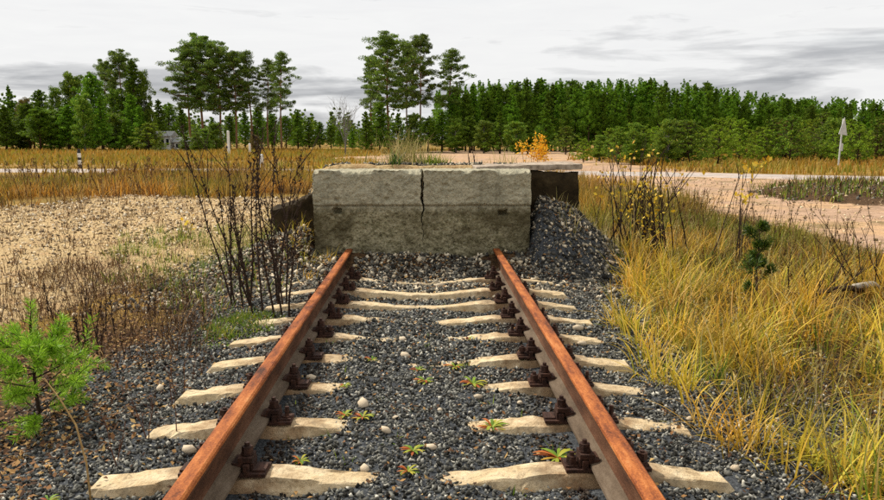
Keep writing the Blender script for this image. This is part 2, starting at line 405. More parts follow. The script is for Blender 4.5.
RUBBLE = island_mat('mound_rubble', [(0.0, (0.016, 0.014, 0.011)), (0.35, (0.055, 0.053, 0.045)), (0.6, (0.14, 0.13, 0.105)), (0.80, (0.30, 0.26, 0.19)), (0.90, (0.60, 0.50, 0.34)), (1.0, (0.72, 0.62, 0.46))], 0.85, 0, 0.2)
STONE_PALE = m_flat('pale_stone', [(0.3, (0.42, 0.32, 0.20)), (0.6, (0.66, 0.55, 0.40)), (0.8, (0.76, 0.68, 0.56))], 25, 0.85, 0.2, 0.4)
LEAFLIT = island_mat('dead_leaves', [(0.0, (0.025, 0.012, 0.006)), (0.35, (0.11, 0.052, 0.022)), (0.6, (0.24, 0.115, 0.04)), (0.8, (0.36, 0.20, 0.07)), (1.0, (0.50, 0.34, 0.13))], 0.8, 0.15)
G_GOLD = island_mat('golden_grass', [(0.0, (0.10, 0.14, 0.012)), (0.18, (0.30, 0.34, 0.02)), (0.32, (0.66, 0.54, 0.035)), (0.55, (0.84, 0.58, 0.055)), (0.8, (0.86, 0.55, 0.09)), (1.0, (0.88, 0.74, 0.30))], 0.6, 0.35, 0.3, ((1.1, (0.72, 0.31, 0.03), 0.6), (1.5, (0.34, 0.38, 0.015), 0.35), (2.5, (0.13, 0.07, 0.02), 0.35)))
G_BROWN = island_mat('brown_field_grass', [(0.0, (0.05, 0.028, 0.010)), (0.3, (0.22, 0.105, 0.022)), (0.55, (0.50, 0.23, 0.035)), (0.85, (0.66, 0.36, 0.055)), (1.0, (0.68, 0.50, 0.18))], 0.7, 0.3, 0.2, ((0.45, (0.09, 0.055, 0.02), 0.8), (0.3, (0.20, 0.22, 0.025), 0.7)))
G_FAR = island_mat('far_field_grass', [(0.0, (0.06, 0.045, 0.010)), (0.4, (0.28, 0.165, 0.025)), (0.7, (0.46, 0.26, 0.04)), (1.0, (0.46, 0.36, 0.09))], 0.7, 0.3, 0.2, ((0.13, (0.19, 0.23, 0.02), 0.85), (0.25, (0.46, 0.22, 0.03), 0.6)))
G_DRY = island_mat('dry_twig_grass', [(0.0, (0.02, 0.012, 0.007)), (0.5, (0.085, 0.042, 0.02)), (0.8, (0.19, 0.10, 0.04)), (1.0, (0.36, 0.24, 0.09))], 0.8, 0.1)
G_GREEN = island_mat('green_weed', [(0.0, (0.05, 0.09, 0.01)), (0.5, (0.14, 0.22, 0.02)), (0.85, (0.28, 0.34, 0.03)), (1.0, (0.42, 0.34, 0.06))], 0.6, 0.3)
G_PALE = island_mat('bleached_grass', [(0.0, (0.14, 0.14, 0.03)), (0.4, (0.34, 0.28, 0.09)), (1.0, (0.62, 0.50, 0.24))], 0.7, 0.3)
NEED_PINE = island_mat('pine_needles', [(0.0, (0.022, 0.042, 0.007)), (0.45, (0.095, 0.165, 0.018)), (0.8, (0.19, 0.28, 0.032)), (1.0, (0.30, 0.37, 0.06))], 0.6, 0.4, 0.2, None, (0.008, 0.2))
NEED_SPRUCE = island_mat('spruce_needles', [(0.0, (0.022, 0.050, 0.003)), (0.5, (0.095, 0.20, 0.009)), (0.85, (0.20, 0.35, 0.016)), (1.0, (0.34, 0.47, 0.03))], 0.6, 0.4, 0.2, None, (0.012, 0.3))
NEED_YOUNG = island_mat('young_pine_needles', [(0.0, (0.10, 0.20, 0.012)), (0.4, (0.22, 0.42, 0.02)), (0.8, (0.36, 0.60, 0.035)), (1.0, (0.52, 0.70, 0.08))], 0.5, 0.3, 0.3)
NEED_DARK = island_mat('seedling_needles', [(0.0, (0.012, 0.030, 0.006)), (0.5, (0.045, 0.095, 0.012)), (0.85, (0.13, 0.20, 0.02)), (1.0, (0.30, 0.36, 0.03))], 0.5, 0.2, 0.3)
NEED_BRIGHT = island_mat('bright_young_needles', [(0.0, (0.05, 0.08, 0.006)), (0.45, (0.16, 0.25, 0.014)), (0.8, (0.28, 0.40, 0.022)), (1.0, (0.42, 0.46, 0.04))], 0.6, 0.4, 0.2, None, (0.012, 0.25))
LEAF_GREEN = island_mat('shrub_leaves_green', [(0.0, (0.035, 0.07, 0.006)), (0.45, (0.12, 0.21, 0.014)), (0.8, (0.22, 0.34, 0.025)), (1.0, (0.36, 0.38, 0.04))], 0.6, 0.3, 0.2, None, (0.012, 0.25))
LEAF_OLIVE = island_mat('shrub_leaves_olive', [(0.0, (0.05, 0.04, 0.012)), (0.45, (0.15, 0.12, 0.025)), (0.8, (0.26, 0.20, 0.04)), (1.0, (0.36, 0.26, 0.05))], 0.6, 0.25, 0.2, None, (0.01, 0.3))
LEAF_YELLOW = island_mat('leaves_yellow', [(0.0, (0.48, 0.27, 0.02)), (0.5, (0.72, 0.46, 0.03)), (1.0, (0.85, 0.66, 0.10))], 0.6, 0.3)
LEAF_ORANGE = island_mat('leaves_orange', [(0.0, (0.55, 0.24, 0.012)), (0.5, (0.82, 0.43, 0.02)), (1.0, (0.88, 0.62, 0.05))], 0.6, 0.3)
LEAF_ROSETTE = island_mat('rosette_leaves', [(0.0, (0.30, 0.05, 0.02)), (0.25, (0.46, 0.14, 0.025)), (0.45, (0.46, 0.38, 0.04)), (0.75, (0.22, 0.32, 0.03)), (1.0, (0.10, 0.20, 0.02))], 0.6, 0.25)
WHITE_PAINT = m_flat('white_paint', [(0.3, (0.55, 0.54, 0.50)), (0.6, (0.80, 0.79, 0.76))], 5, 0.6, 0.3, 0.1)
BLACK_PAINT = m_flat('black_paint', [(0.3, (0.012, 0.012, 0.012)), (0.7, (0.03, 0.03, 0.03))], 5, 0.6, 0.3, 0.1)
GLASS_DARK = m_flat('dark_window', [(0.3, (0.01, 0.012, 0.014)), (0.7, (0.02, 0.024, 0.028))], 2, 0.15, 0.5, 0.0)
METAL_GREY = m_flat('grey_sign_metal', [(0.3, (0.40, 0.41, 0.40)), (0.7, (0.62, 0.63, 0.62))], 6, 0.5, 0.4, 0.05)
ROOF_GREY = m_flat('grey_roof', [(0.3, (0.24, 0.24, 0.23)), (0.7, (0.45, 0.45, 0.43))], 3, 0.8, 0.2, 0.2)
DRIFT = m_flat('bleached_wood', [(0.3, (0.22, 0.18, 0.13)), (0.6, (0.50, 0.45, 0.37)), (0.8, (0.66, 0.62, 0.54))], 20, 0.85, 0.2, 0.5)
def m_road():
    m, t = newmat('gravel_road_surface'); p = gpos(t)
    n = t.noise(p, 7, 5, 0.7); nb = t.noise(p, 0.7, 4, 0.6)
    c = t.ramp(n, [(0.3, (0.26, 0.22, 0.19)), (0.55, (0.45, 0.40, 0.36)), (0.8, (0.6, 0.54, 0.49))])
    c = t.mix(t.remap(nb, 0.45, 0.65, 0, 0.6), c, (0.52, 0.37, 0.27, 1))
    c = t.mix(t.remap(t.noise(p, 1.8, 5, 0.7), 0.52, 0.64, 0, 0.65), c, (0.20, 0.155, 0.115, 1))
    finish(t, c, 0.95, n, 0.7, 0.03, 0.1); return m
ROADM = m_road()

# ------------------------------------------------------------------ terrain sheet
def axis(lo, hi, d0, d1, far_lo, far_hi, grow=1.07):
    a = list(np.arange(lo, hi, d0)); s = d0
    while a[-1] < far_hi: s *= grow; a.append(a[-1] + max(s, d1))
    s = d0; b = [lo]
    while b[0] > far_lo: s *= grow; b.insert(0, b[0] - max(s, d1))
    return np.array(b[:-1] + a)
def build_ground():
    xs = axis(-3.4, 3.6, 0.035, 0.05, -1500, 1500, 1.06)
    ys = axis(1.2, 10.6, 0.04, 0.05, -60, 3000, 1.035)
    X, Y = np.meshgrid(xs, ys); Z = G(X, Y)
    nx, ny = len(xs), len(ys)
    V = np.stack([X, Y, Z], -1).reshape(-1, 3)
    i = np.arange(ny - 1)[:, None] * nx + np.arange(nx - 1)[None]
    F = np.stack([i, i + 1, i + nx + 1, i + nx], -1).reshape(-1, 4)
    me = np_mesh('ground', V, F, [GROUND], True)
    def attr(n, v):
        a = me.attributes.new(n, 'FLOAT', 'POINT'); a.data.foreach_set('value', np.asarray(v, np.float32).ravel())
    lx = np.abs(X - XC)
    fill = sst(1.7, 1.2, lx) * sst(BY + 0.3, BY + 0.5, Y) * sst(BY + 6, BY + 4, Y)
    attr('sand', np.maximum(sst(-0.5, 0.5, poly_sd(X, Y, SAND)), fill))
    attr('dirt', sst(-1.6, 1.6, poly_sd(X, Y, TRACK) - 4.5 * np.maximum(0, fbm(X * 0.22, Y * 0.22, 3, 16) - 0.45) * sst(6, 2, X) * 4))
    mound = sst(3.1, 2.1, lx) * sst(BY - 1.6, BY - 0.7, Y) * sst(BY + 5, BY + 2, Y) * (1 - fill)
    flk = sst(1.0, 1.15, X) * sst(3.0, 2.5, X) * sst(BY - 0.9, BY - 0.5, Y) * sst(BY + 3, BY + 1.5, Y)
    attr('ballast', np.maximum(sst(2.55, 1.75, lx - 0.25 * (X > 0)) * sst(BY - 0.1, BY - 1.3, Y), flk * 0.8))
    heap = sst(-0.8, 0.4, poly_sd(X, Y, HEAP))
    leftl = np.exp(-(((X + 2.5) / 0.8) ** 2)) * sst(2.0, 3.2, Y) * sst(7.2, 5.2, Y)
    gr = sst(-0.2, 0.5, poly_sd(X, Y, GRASSR)) * 0.8
    attr('litter', np.clip(mound + heap + leftl + gr, 0, 1))
    ms = np.exp(-((X - P(235, 335).x) ** 2 / 0.12 + (Y - P(235, 335).y) ** 2 / 0.12))
    attr('moss', ms * 0.9)
    kind(obj('ground', me), 'structure')
    # gravel road crossing behind the buffer
    pts = []
    for (ax, ay), (bx, by) in zip(ROADC[:-1], ROADC[1:]):
        n = max(2, int(math.hypot(bx - ax, by - ay) / 1.2))
        pts += [(ax + (bx - ax) * k / n, ay + (by - ay) * k / n) for k in range(n)]
    pts = np.array(pts + [ROADC[-1]])
    for _ in range(6): pts[1:-1] = (pts[:-2] + 2 * pts[1:-1] + pts[2:]) / 4
    d = np.gradient(pts, axis=0); d /= np.linalg.norm(d, axis=1)[:, None]; nrm = np.stack([-d[:, 1], d[:, 0]], 1)
    V = []; nc = 9
    for k in range(len(pts)):
        for j in range(nc):
            u = j / (nc - 1) * 2 - 1
            e = ROADW * (1 + 0.16 * (fbm(pts[k, 0] * 0.5, np.array(u * 3.0), 3, 9) - 0.5) * 2)
            q = pts[k] + nrm[k] * u * e
            V.append((q[0], q[1], -0.10 + 0.022 * (1 - u ** 4) - 0.006 + 0.006 * vn(q[0] * 2, q[1] * 2)))
    i = np.arange(len(pts) - 1)[:, None] * nc + np.arange(nc - 1)[None]
    F = np.stack([i, i + nc, i + nc + 1, i + 1], -1).reshape(-1, 4)[:, ::-1]
    kind(obj('road', np_mesh('road', V, F, [ROADM], True)), 'structure')
build_ground()

# ------------------------------------------------------------------ rails
def rail_mesh():
    half = [(0.0, 0.180), (0.026, 0.1785), (0.034, 0.172), (0.036, 0.160), (0.034, 0.146), (0.012, 0.136), (0.008, 0.120), (0.008, 0.055), (0.013, 0.036), (0.040, 0.022), (0.074, 0.013), (0.075, 0.0)]
    prof = half + [(-x, z) for x, z in reversed(half) if x > 0]
    ys = np.concatenate([np.arange(-14, 2, 1.0), np.arange(2, BY - 0.02, 0.12), [BY - 0.02]])
    n = len(prof); V = []; mi = []
    for y in ys:
        for k, (x, z) in enumerate(prof):
            j = 0.0012 * (fbm(np.array(y * 7.0), np.array(k * 1.7), 3, 2) - 0.5) * 2
            V.append((x + j, y, z + (j if z < 0.17 else j * 0.5)))
    F = []
    for a in range(len(ys) - 1):
        for k in range(n):
            q = (k + 1) % n
            F.append((a * n + k, (a + 1) * n + k, (a + 1) * n + q, a * n + q))
            z = (prof[k][1] + prof[q][1]) / 2
            mi.append(0 if z > 0.164 else (1 if z > 0.034 else 2))
    mb = MB(); mb.v = V; mb.f = F; mb.m = mi
    mb.f.append(tuple(range(n))); mb.m.append(1)
    mb.f.append(tuple(reversed(range((len(ys) - 1) * n, len(ys) * n)))); mb.m.append(1)
    return mb.mesh('rail', [RUST_HEAD, RUST_WEB, RUST_FOOT])
rail_me = rail_mesh()
for s, lab in ((-1, 'rust-orange steel rail on the side of the young green pine'), (1, 'rust-orange steel rail on the side of the yellow grass')):
    tag(obj('rail', rail_me, None, (XC + s * 0.795, 0, RAIL_TOP - 0.18)), lab, 'rail', 'rails of the abandoned track')

# ------------------------------------------------------------------ concrete sleepers with fastenings
def sleeper_beam(seed):
    r = np.random.default_rng(seed)
    xs = np.linspace(-1.35, 1.35, 73); V = []
    m = 12
    for x in xs:
        ax = abs(x)
        top = 0.045 - 0.045 * min(1.0, max(0.0, (0.56 - ax) / 0.46)) - 0.050 * max(0.0, (ax - 0.93) / 0.42)
        wt = 0.068 - 0.010 * sst(0.5, 0.15, ax); wb = 0.115
        e = sst(1.325, 1.35, ax)
        top -= 0.035 * e; wt -= 0.012 * e
        sec = [(-wb, -0.17), (-wb, -0.12), (-wt - 0.02, top - 0.05), (-wt - 0.003, top - 0.008), (-wt + 0.004, top), (-wt * 0.35, top + 0.001),
               (wt * 0.35, top + 0.001), (wt - 0.004, top), (wt + 0.003, top - 0.008), (wt + 0.02, top - 0.05), (wb, -0.12), (wb, -0.17)]
        for k, (y, z) in enumerate(sec):
            edge = 1.0 if k in (3, 4, 7, 8) else 0.35
            c = max(0.0, fbm(np.array(x * 9 + seed), np.array(k * 3.1 + seed), 3) - 0.50) * 0.07 * edge
            V.append((x, y * (1 - c * 2.0), z - c + 0.003 * (r.random() - 0.5)))
    mb = MB(); mb.v = V
    for a in range(len(xs) - 1):
        for k in range(m):
            q = (k + 1) % m; mb.f.append((a * m + k, a * m + q, (a + 1) * m + q, (a + 1) * m + k)); mb.m.append(0)
    mb.f.append(tuple(reversed(range(m)))); mb.f.append(tuple(range((len(xs) - 1) * m, len(xs) * m))); mb.m += [0, 0]
    return mb.mesh('beam', [SLEEPER])
beam_meshes = [sleeper_beam(k) for k in (1, 2, 3, 4, 5)]
def plate_mesh():
    mb = MB(); mb.box((-0.178, -0.062, 0.0), (0.178, 0.062, 0.014))
    for s in (-1, 1):
        mb.box((s * 0.098 - 0.012, -0.058, 0.0142), (s * 0.098 + 0.012, 0.058, 0.046))
        mb.box((s * 0.150 - 0.028, -0.04, 0.0142), (s * 0.150 + 0.024, 0.04, 0.022))
    return mb.mesh('base_plate', [RUST_DARK])
def clip_mesh():                               # stiff clamp gripping the rail foot
    mb = MB(); mb.box((0.036, -0.045, 0.030), (0.082, 0.045, 0.050)); mb.box((0.060, -0.042, 0.0505), (0.118, 0.042, 0.070)); mb.box((0.112, -0.04, 0.0165), (0.122, 0.04, 0.0500))
    return mb.mesh('clip', [RUST_DARK])
def bolt_mesh():
    mb = MB(); mb.prism(8, 0.0105, 0.0, 0.070)
    mb.prism(12, 0.026, 0.020, 0.025)
    return mb.mesh('bolt', [RUST_DARK], False)
def nut_mesh():
    mb = MB(); mb.prism(6, 0.024, 0.0, 0.028, None, 0.023)
    return mb.mesh('nut', [RUST_DARK])
PLATE, CLIP, BOLT, NUT = plate_mesh(), clip_mesh(), bolt_mesh(), nut_mesh()
ORD = ['first', 'second', 'third', 'fourth', 'fifth', 'sixth', 'seventh', 'eighth', 'ninth', 'tenth', 'eleventh', 'twelfth', 'thirteenth', 'fourteenth', 'fifteenth', 'sixteenth', 'seventeenth', 'eighteenth']
for i, y in enumerate(SLEEPERS):
    k = len(SLEEPERS) - 1 - i
    extra = {11: ', mostly bare across its middle', 3: ', bare across its sagging middle', 2: ', bare across its sagging middle'}.get(k, '')
    rz = random.uniform(-0.012, 0.012)
    t = thing('concrete_sleeper', (XC + random.uniform(-0.025, 0.025), y, 0.0), ORD[k] + ' cream concrete sleeper counted from the concrete buffer' + extra, 'sleeper', 'concrete sleepers under the rails', rz)
    b = obj('beam', beam_meshes[i % 5], t, (0, 0, 0), (0, 0, math.pi if i % 2 else 0))
    if y < 1.0: continue
    for s in (-1, 1):
        px = s * 0.795 + (XC - t.location.x)
        p = obj('base_plate', PLATE, t, (px, random.uniform(-0.006, 0.006), 0.0462), (0, 0, random.uniform(-0.05, 0.05)))
        for q in (-1, 1):
            c = obj('clip', CLIP, t, (px, 0, 0.0462), (0, 0, 0 if q > 0 else math.pi))
            a = random.uniform(0, 1)
            h = obj('bolt', BOLT, t, (px + q * 0.092, 0, 0.0462 + 0.052), (random.uniform(-0.04, 0.04), random.uniform(-0.04, 0.04), a))
            obj('nut', NUT, h, (0, 0, 0.0255))
            if random.random() < 0.22: continue
            h2 = obj('bolt', BOLT, t, (px + q * 0.150, random.uniform(-0.008, 0.008), 0.0462 + 0.002), (random.uniform(-0.04, 0.04), random.uniform(-0.04, 0.04), a * 2))
            if random.random() < 0.75: obj('nut', NUT, h2, (0, 0, 0.0255 + random.choice([0, 0, 0.008])))

# ------------------------------------------------------------------ buffer of cast concrete
def grid_box(fn, nu, nv, nw, name, mats, mi_fn=None):
    """closed box surface; fn(u,v,w)->xyz arrays; u along x, v up, w into depth"""
    Vs = []; Fs = []; o = 0
    def face(A, B, mk, flip):
        nonlocal o
        a, b = np.meshgrid(A, B); u, v, w = mk(a, b); p = np.stack(fn(u, v, w), -1).reshape(-1, 3)
        n, m = len(A), len(B); i = np.arange(m - 1)[:, None] * n + np.arange(n - 1)[None]
        f = np.stack([i, i + 1, i + n + 1, i + n], -1).reshape(-1, 4) + o
        Vs.append(p); Fs.append(f[:, ::-1] if flip else f); o += len(p)
    U, V_, W_ = np.linspace(0, 1, nu), np.linspace(0, 1, nv), np.linspace(0, 1, nw)
    k0 = lambda a: np.zeros_like(a); k1 = lambda a: np.ones_like(a)
    face(U, V_, lambda a, b: (a, b, k0(a)), False)
    face(U, V_, lambda a, b: (a, b, k1(a)), True)
    face(U, W_, lambda a, b: (a, k1(a), b), False)
    face(U, W_, lambda a, b: (a, k0(a), b), True)
    face(W_, V_, lambda a, b: (k0(a), b, a), True)
    face(W_, V_, lambda a, b: (k1(a), b, a), False)
    me = np_mesh(name, np.concatenate(Vs), np.concatenate(Fs), mats, False)
    import bmesh
    bm = bmesh.new(); bm.from_mesh(me); bmesh.ops.remove_doubles(bm, verts=bm.verts, dist=1e-5); bm.to_mesh(me); bm.free()
    return me
CRX = PV(422, 200, BY).x
ZB, ZJ = -0.10, PV(420, 206, BY).z
HOLES = [(PV(337, 211, BY).x, PV(337, 211, BY).z), (PV(503, 212, BY).x, PV(503, 213, BY).z)]
def crack(z): return CRX + 0.09 * (fbm(np.asarray(z) * 7 + 3, np.asarray(z) * 0 + 2, 5, 1) - 0.5) + 0.014 * (vn(np.asarray(z) * 40, np.asarray(z) * 0 + 7, 2) - 0.5)
def half_block(side):
    def fn(u, v, w):
        z = ZB + (BTOP - ZB) * v
        cr = crack(z); gap = (0.0012 + 0.016 * sst(0.28, 0.80, z) * (0.3 + vn(z * 22, z * 0 + 1))) * (1 - 0.97 * w)
        if side < 0: x0 = BXL + 0 * z; x1 = cr - gap
        else: x0 = cr + gap; x1 = BXR + 0 * z
        x = x0 + (x1 - x0) * u
        y = BY + 0.46 * w
        inw = 1 - w
        rough = 0.040 * (fbm(x * 6, z * 6, 4, 3) - 0.5) + 0.018 * (vn(x * 34, z * 34, 6) - 0.5)
        pits = 0.020 * sst(0.66, 0.80, fbm(x * 13, z * 13, 3, 12))
        low = 0.022 * sst(ZJ + 0.012, ZJ - 0.012, z + 0.02 * (fbm(x * 5, z * 0 + 4, 3, 2) - 0.5))
        groove = 0.035 * np.exp(-((z - ZJ + 0.012 * (fbm(x * 6, z * 0, 3, 5) - 0.5)) / 0.008) ** 2)
        hole = 0 * x
        for hx, hz in HOLES:
            hole = np.maximum(hole, 0.075 * sst(0.052, 0.040, np.abs(x - hx) + 0.012 * (vn(x * 60, z * 60) - 0.5)) * sst(0.030, 0.020, np.abs(z - hz) + 0.008 * (vn(x * 50, z * 50, 3) - 0.5)))
        y = y + inw ** 8 * (rough + pits + low + groove + hole)
        # crumbled arrises
        ed = sst(0.06, 0.0, BTOP - z) * inw ** 6
        ch = np.maximum(0, fbm(x * 8, y * 3 + 1, 4, 15) - 0.50)
        y = y + ed * ch * 0.16
        top = sst(0.97, 1.0, v)
        z = z - top * (0.018 * fbm(x * 9, y * 9, 4, 21) + 0.012 * vn(x * 30, y * 30, 2)) - ed * ch * 0.22
        sd = (sst(0.03, 0, x - BXL) if side < 0 else sst(0.03, 0, BXR - x))
        x = x + (1 if side < 0 else -1) * sd * 0.03 * fbm(z * 9, y * 9, 4, 31)
        return x, y, z
    return grid_box(fn, 95, 95, 14, 'concrete_block', [CONC])
buf = thing('buffer_stop', (XC, BY + 0.23, 0), 'cracked grey concrete buffer blocking the end of the rails', 'buffer')
for s, lab in ((-1, 'lichen-mottled half block left of the crack'), (1, 'lichen-mottled half block right of the crack')):
    o = obj('concrete_block', half_block(s), buf)
    o.matrix_parent_inverse = Matrix.Translation(buf.location).inverted()
def slab(name, c, size, rot, mats, seed, am=0.02, parent=None, n=(26, 14, 14), taper=0.0):
    def fn(u, v, w):
        x = (u - 0.5) * size[0]; y = (w - 0.5) * size[1]; z = (v - 0.5) * size[2]
        z = z * (1 - taper * u)
        d1 = fbm(x * 5 + seed, z * 5 + y * 3, 4, seed) - 0.5; d2 = fbm(y * 5 + seed, z * 5 + x * 3, 4, seed + 2) - 0.5; d3 = fbm(x * 6, y * 6 + seed, 4, seed + 5) - 0.5
        e = (np.abs(u - 0.5) * 2) ** 6 + (np.abs(v - 0.5) * 2) ** 6 * 0.6
        return x + am * 2 * d2 - np.sign(x) * am * 0.8 * e * vn(z * 20, y * 20, seed), y + am * d1 * 1.5, z + am * d3 * 1.6
    me = grid_box(fn, n[0], n[1], n[2], name, mats)
    o = obj(name, me, parent, None if parent else c, rot)
    if parent: o.location = Vector(c) - parent.location
    return o
# right wing: soiled wall, shade painted into its dark colour, under a pale cap slab with a broken end
WY = BY + 0.47
wx0, wx1 = BXR - 0.25, PV(580, 180, WY).x
wtop = PV(545, 172, WY).z
slab('wing_wall', ((wx0 + wx1) / 2, WY + 0.16, (wtop - 0.1) / 2), (wx1 - wx0, 0.28, wtop + 0.1), (0, R(1.5), R(-4)), [CONC_DARK], 3, 0.03, buf)['label'] = 'brown-black side wall with shade painted into its colour'
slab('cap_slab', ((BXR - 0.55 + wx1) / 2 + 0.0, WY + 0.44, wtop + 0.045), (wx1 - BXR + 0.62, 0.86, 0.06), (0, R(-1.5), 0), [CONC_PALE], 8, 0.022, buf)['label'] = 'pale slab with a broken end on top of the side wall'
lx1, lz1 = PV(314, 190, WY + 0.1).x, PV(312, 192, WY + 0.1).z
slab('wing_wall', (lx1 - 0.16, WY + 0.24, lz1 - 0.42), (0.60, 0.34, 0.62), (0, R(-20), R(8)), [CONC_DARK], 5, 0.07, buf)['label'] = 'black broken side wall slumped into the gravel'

# ------------------------------------------------------------------ stones
def ico():
    p = (1 + 5 ** 0.5) / 2
    v = np.array([(-1, p, 0), (1, p, 0), (-1, -p, 0), (1, -p, 0), (0, -1, p), (0, 1, p), (0, -1, -p), (0, 1, -p), (p, 0, -1), (p, 0, 1), (-p, 0, -1), (-p, 0, 1)], float)
    v /= np.linalg.norm(v[0])
    f = np.array([(0, 11, 5), (0, 5, 1), (0, 1, 7), (0, 7, 10), (0, 10, 11), (1, 5, 9), (5, 11, 4), (11, 10, 2), (10, 7, 6), (7, 1, 8), (3, 9, 4), (3, 4, 2), (3, 2, 6), (3, 6, 8), (3, 8, 9), (4, 9, 5), (2, 4, 11), (6, 2, 10), (8, 6, 7), (9, 8, 1)])
    return v, f
def octa():
    v = np.array([(1, 0, 0), (-1, 0, 0), (0, 1, 0), (0, -1, 0), (0, 0, 1), (0, 0, -1)], float)
    f = np.array([(0, 2, 4), (2, 1, 4), (1, 3, 4), (3, 0, 4), (2, 0, 5), (1, 2, 5), (3, 1, 5), (0, 3, 5)])
    return v, f
def rand_rot(n, r):
    q = r.normal(size=(n, 4)); q /= np.linalg.norm(q, axis=1)[:, None]; w, x, y, z = q.T
    return np.stack([np.stack([1 - 2 * (y * y + z * z), 2 * (x * y - z * w), 2 * (x * z + y * w)], -1),
                     np.stack([2 * (x * y + z * w), 1 - 2 * (x * x + z * z), 2 * (y * z - x * w)], -1),
                     np.stack([2 * (x * z - y * w), 2 * (y * z + x * w), 1 - 2 * (x * x + y * y)], -1)], 1)
def stones(name, pts, size, mat, hi, seed, sink=0.25, label=None, cat=None, flat=0.62):
    r = np.random.default_rng(seed); n = len(pts)
    bv, bf = ico() if hi else octa(); m = len(bv)
    v = bv[None] * (1 + 0.75 * (r.random((n, m, 1)) - 0.5)) + 0.3 * (r.random((n, m, 3)) - 0.5)
    v = v * np.stack([np.ones(n), 0.6 + 0.35 * r.random(n), flat * (0.6 + 0.5 * r.random(n))], 1)[:, None, :]
    Rm = rand_rot(n, r); v = np.einsum('nij,nmj->nmi', Rm, v) * np.asarray(size)[:, None, None] * 0.5
    low = v[:, :, 2].min(1)
    p = np.asarray(pts, float).copy(); p[:, 2] -= low * (1 - sink * 2)
    v = v + p[:, None, :]
    F = (bf[None] + (np.arange(n) * m)[:, None, None]).reshape(-1, 3)
    o = obj(name, np_mesh(name, v.reshape(-1, 3), F, [mat]))
    return kind(tag(o, label, cat), 'stuff')
def scatter(n, x0, x1, y0, y1, r):
    return r.uniform(x0, x1, n), r.uniform(y0, y1, n)
SLA = np.array(SLEEPERS)
def on_sleeper(x, y, keep, r):
    lx = np.abs(x - XC); d = np.min(np.abs(y[:, None] - SLA[None]), 1)
    top = 0.045 - 0.045 * np.clip((0.56 - lx) / 0.46, 0, 1) - 0.050 * np.clip((lx - 0.93) / 0.42, 0, 1)
    on = (lx < 1.37) & (d < 0.075) & (top > G(x, y) + 0.012)
    rail = (np.abs(lx - 0.795) < 0.085)
    plate = (np.abs(lx - 0.795) < 0.2) & (d < 0.1)
    return (on & (r.random(len(x)) > keep)) | rail | plate
def ballast():
    r = np.random.default_rng(21)
    def layer(n, y0, y1, hi, s0, s1, seed, lab):
        x, y = scatter(n, -3.3, 3.4, y0, y1, r)
        lx = np.abs(x - XC) - 0.3 * (x > 0) + 0.35 * (x < 0) * sst(3.2, 5.0, y)
        d = sst(2.75, 1.75, lx + 0.5 * (fbm(x * 1.3, y * 1.3, 3, 14) - 0.5))
        ok = (r.random(n) < d) & ~on_sleeper(x, y, 0.03, r)
        x, y = x[ok], y[ok]; s = s0 + (s1 - s0) * r.random(len(x)) ** 2
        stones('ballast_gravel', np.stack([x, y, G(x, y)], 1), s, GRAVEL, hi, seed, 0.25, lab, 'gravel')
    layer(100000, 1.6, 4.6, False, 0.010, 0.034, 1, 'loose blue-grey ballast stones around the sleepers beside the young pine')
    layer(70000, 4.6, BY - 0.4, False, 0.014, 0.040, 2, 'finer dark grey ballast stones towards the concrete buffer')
ballast()
def rubble():
    r = np.random.default_rng(31)
    x, y = scatter(78000, -3.4, 4.2, BY - 1.7, BY + 2.2, r); lx = np.abs(x - XC)
    d = sst(3.3, 1.9, lx + 0.6 * (fbm(x * 1.5, y * 1.5, 3, 4) - 0.5)) * sst(BY - 1.6, BY - 0.8, y)
    blk = (x > BXL - 0.02) & (x < BXR + 0.02) & (y > BY - 0.02) & (y < BY + 1.0)
    ok = (r.random(len(x)) < d) & ~on_sleeper(x, y, 0.1, r) & ~blk
    x, y = x[ok], y[ok]; s = 0.018 + 0.055 * r.random(len(x)) ** 3
    stones('rubble', np.stack([x, y, G(x, y)], 1), s, RUBBLE, False, 3, 0.25, 'brown and cream rubble heaped against the concrete buffer', 'rubble')
    x, y = scatter(80000, -14, -1.9, 5.0, 24, r)
    sd = poly_sd(x, y, SAND); ok = (sd > -0.5) & (r.random(len(x)) < 0.25 + 0.9 * fbm(x * 0.9, y * 0.9, 3, 6))
    ok &= r.random(len(x)) < np.clip(9 / y, 0.25, 1)
    x, y = x[ok], y[ok]; s = (0.016 + 0.045 * r.random(len(x)) ** 3) * np.clip(y / 9, 1, 1.8)
    stones('sand_pebbles', np.stack([x, y, G(x, y)], 1), s, PEBBLE, False, 4, 0.3, 'cream pebbles strewn over the sandy ground', 'pebbles')
    x, y = scatter(5000, 6.0, 24, 18, 32, r); sd = poly_sd(x, y, HEAP); ok = sd > -0.3
    x, y = x[ok], y[ok]; s = 0.04 + 0.10 * r.random(len(x)) ** 3
    stones('heap_rubble', np.stack([x, y, G(x, y)], 1), s, RUBBLE, False, 5, 0.3, 'dark stony heap between the sand track and the gravel road', 'rubble')
    x, y = scatter(9000, 1.0, 20, 11, 34, r); sd = poly_sd(x, y, TRACK); ok = (sd > -0.5) & (road_dist(x, y) > ROADW + 0.2)
    x, y = x[ok], y[ok]; s = 0.02 + 0.09 * r.random(len(x)) ** 4
    stones('track_pebbles', np.stack([x, y, G(x, y)], 1), s, PEBBLE, False, 6, 0.35, 'small pebbles scattered on the pinkish sand track', 'pebbles')
rubble()

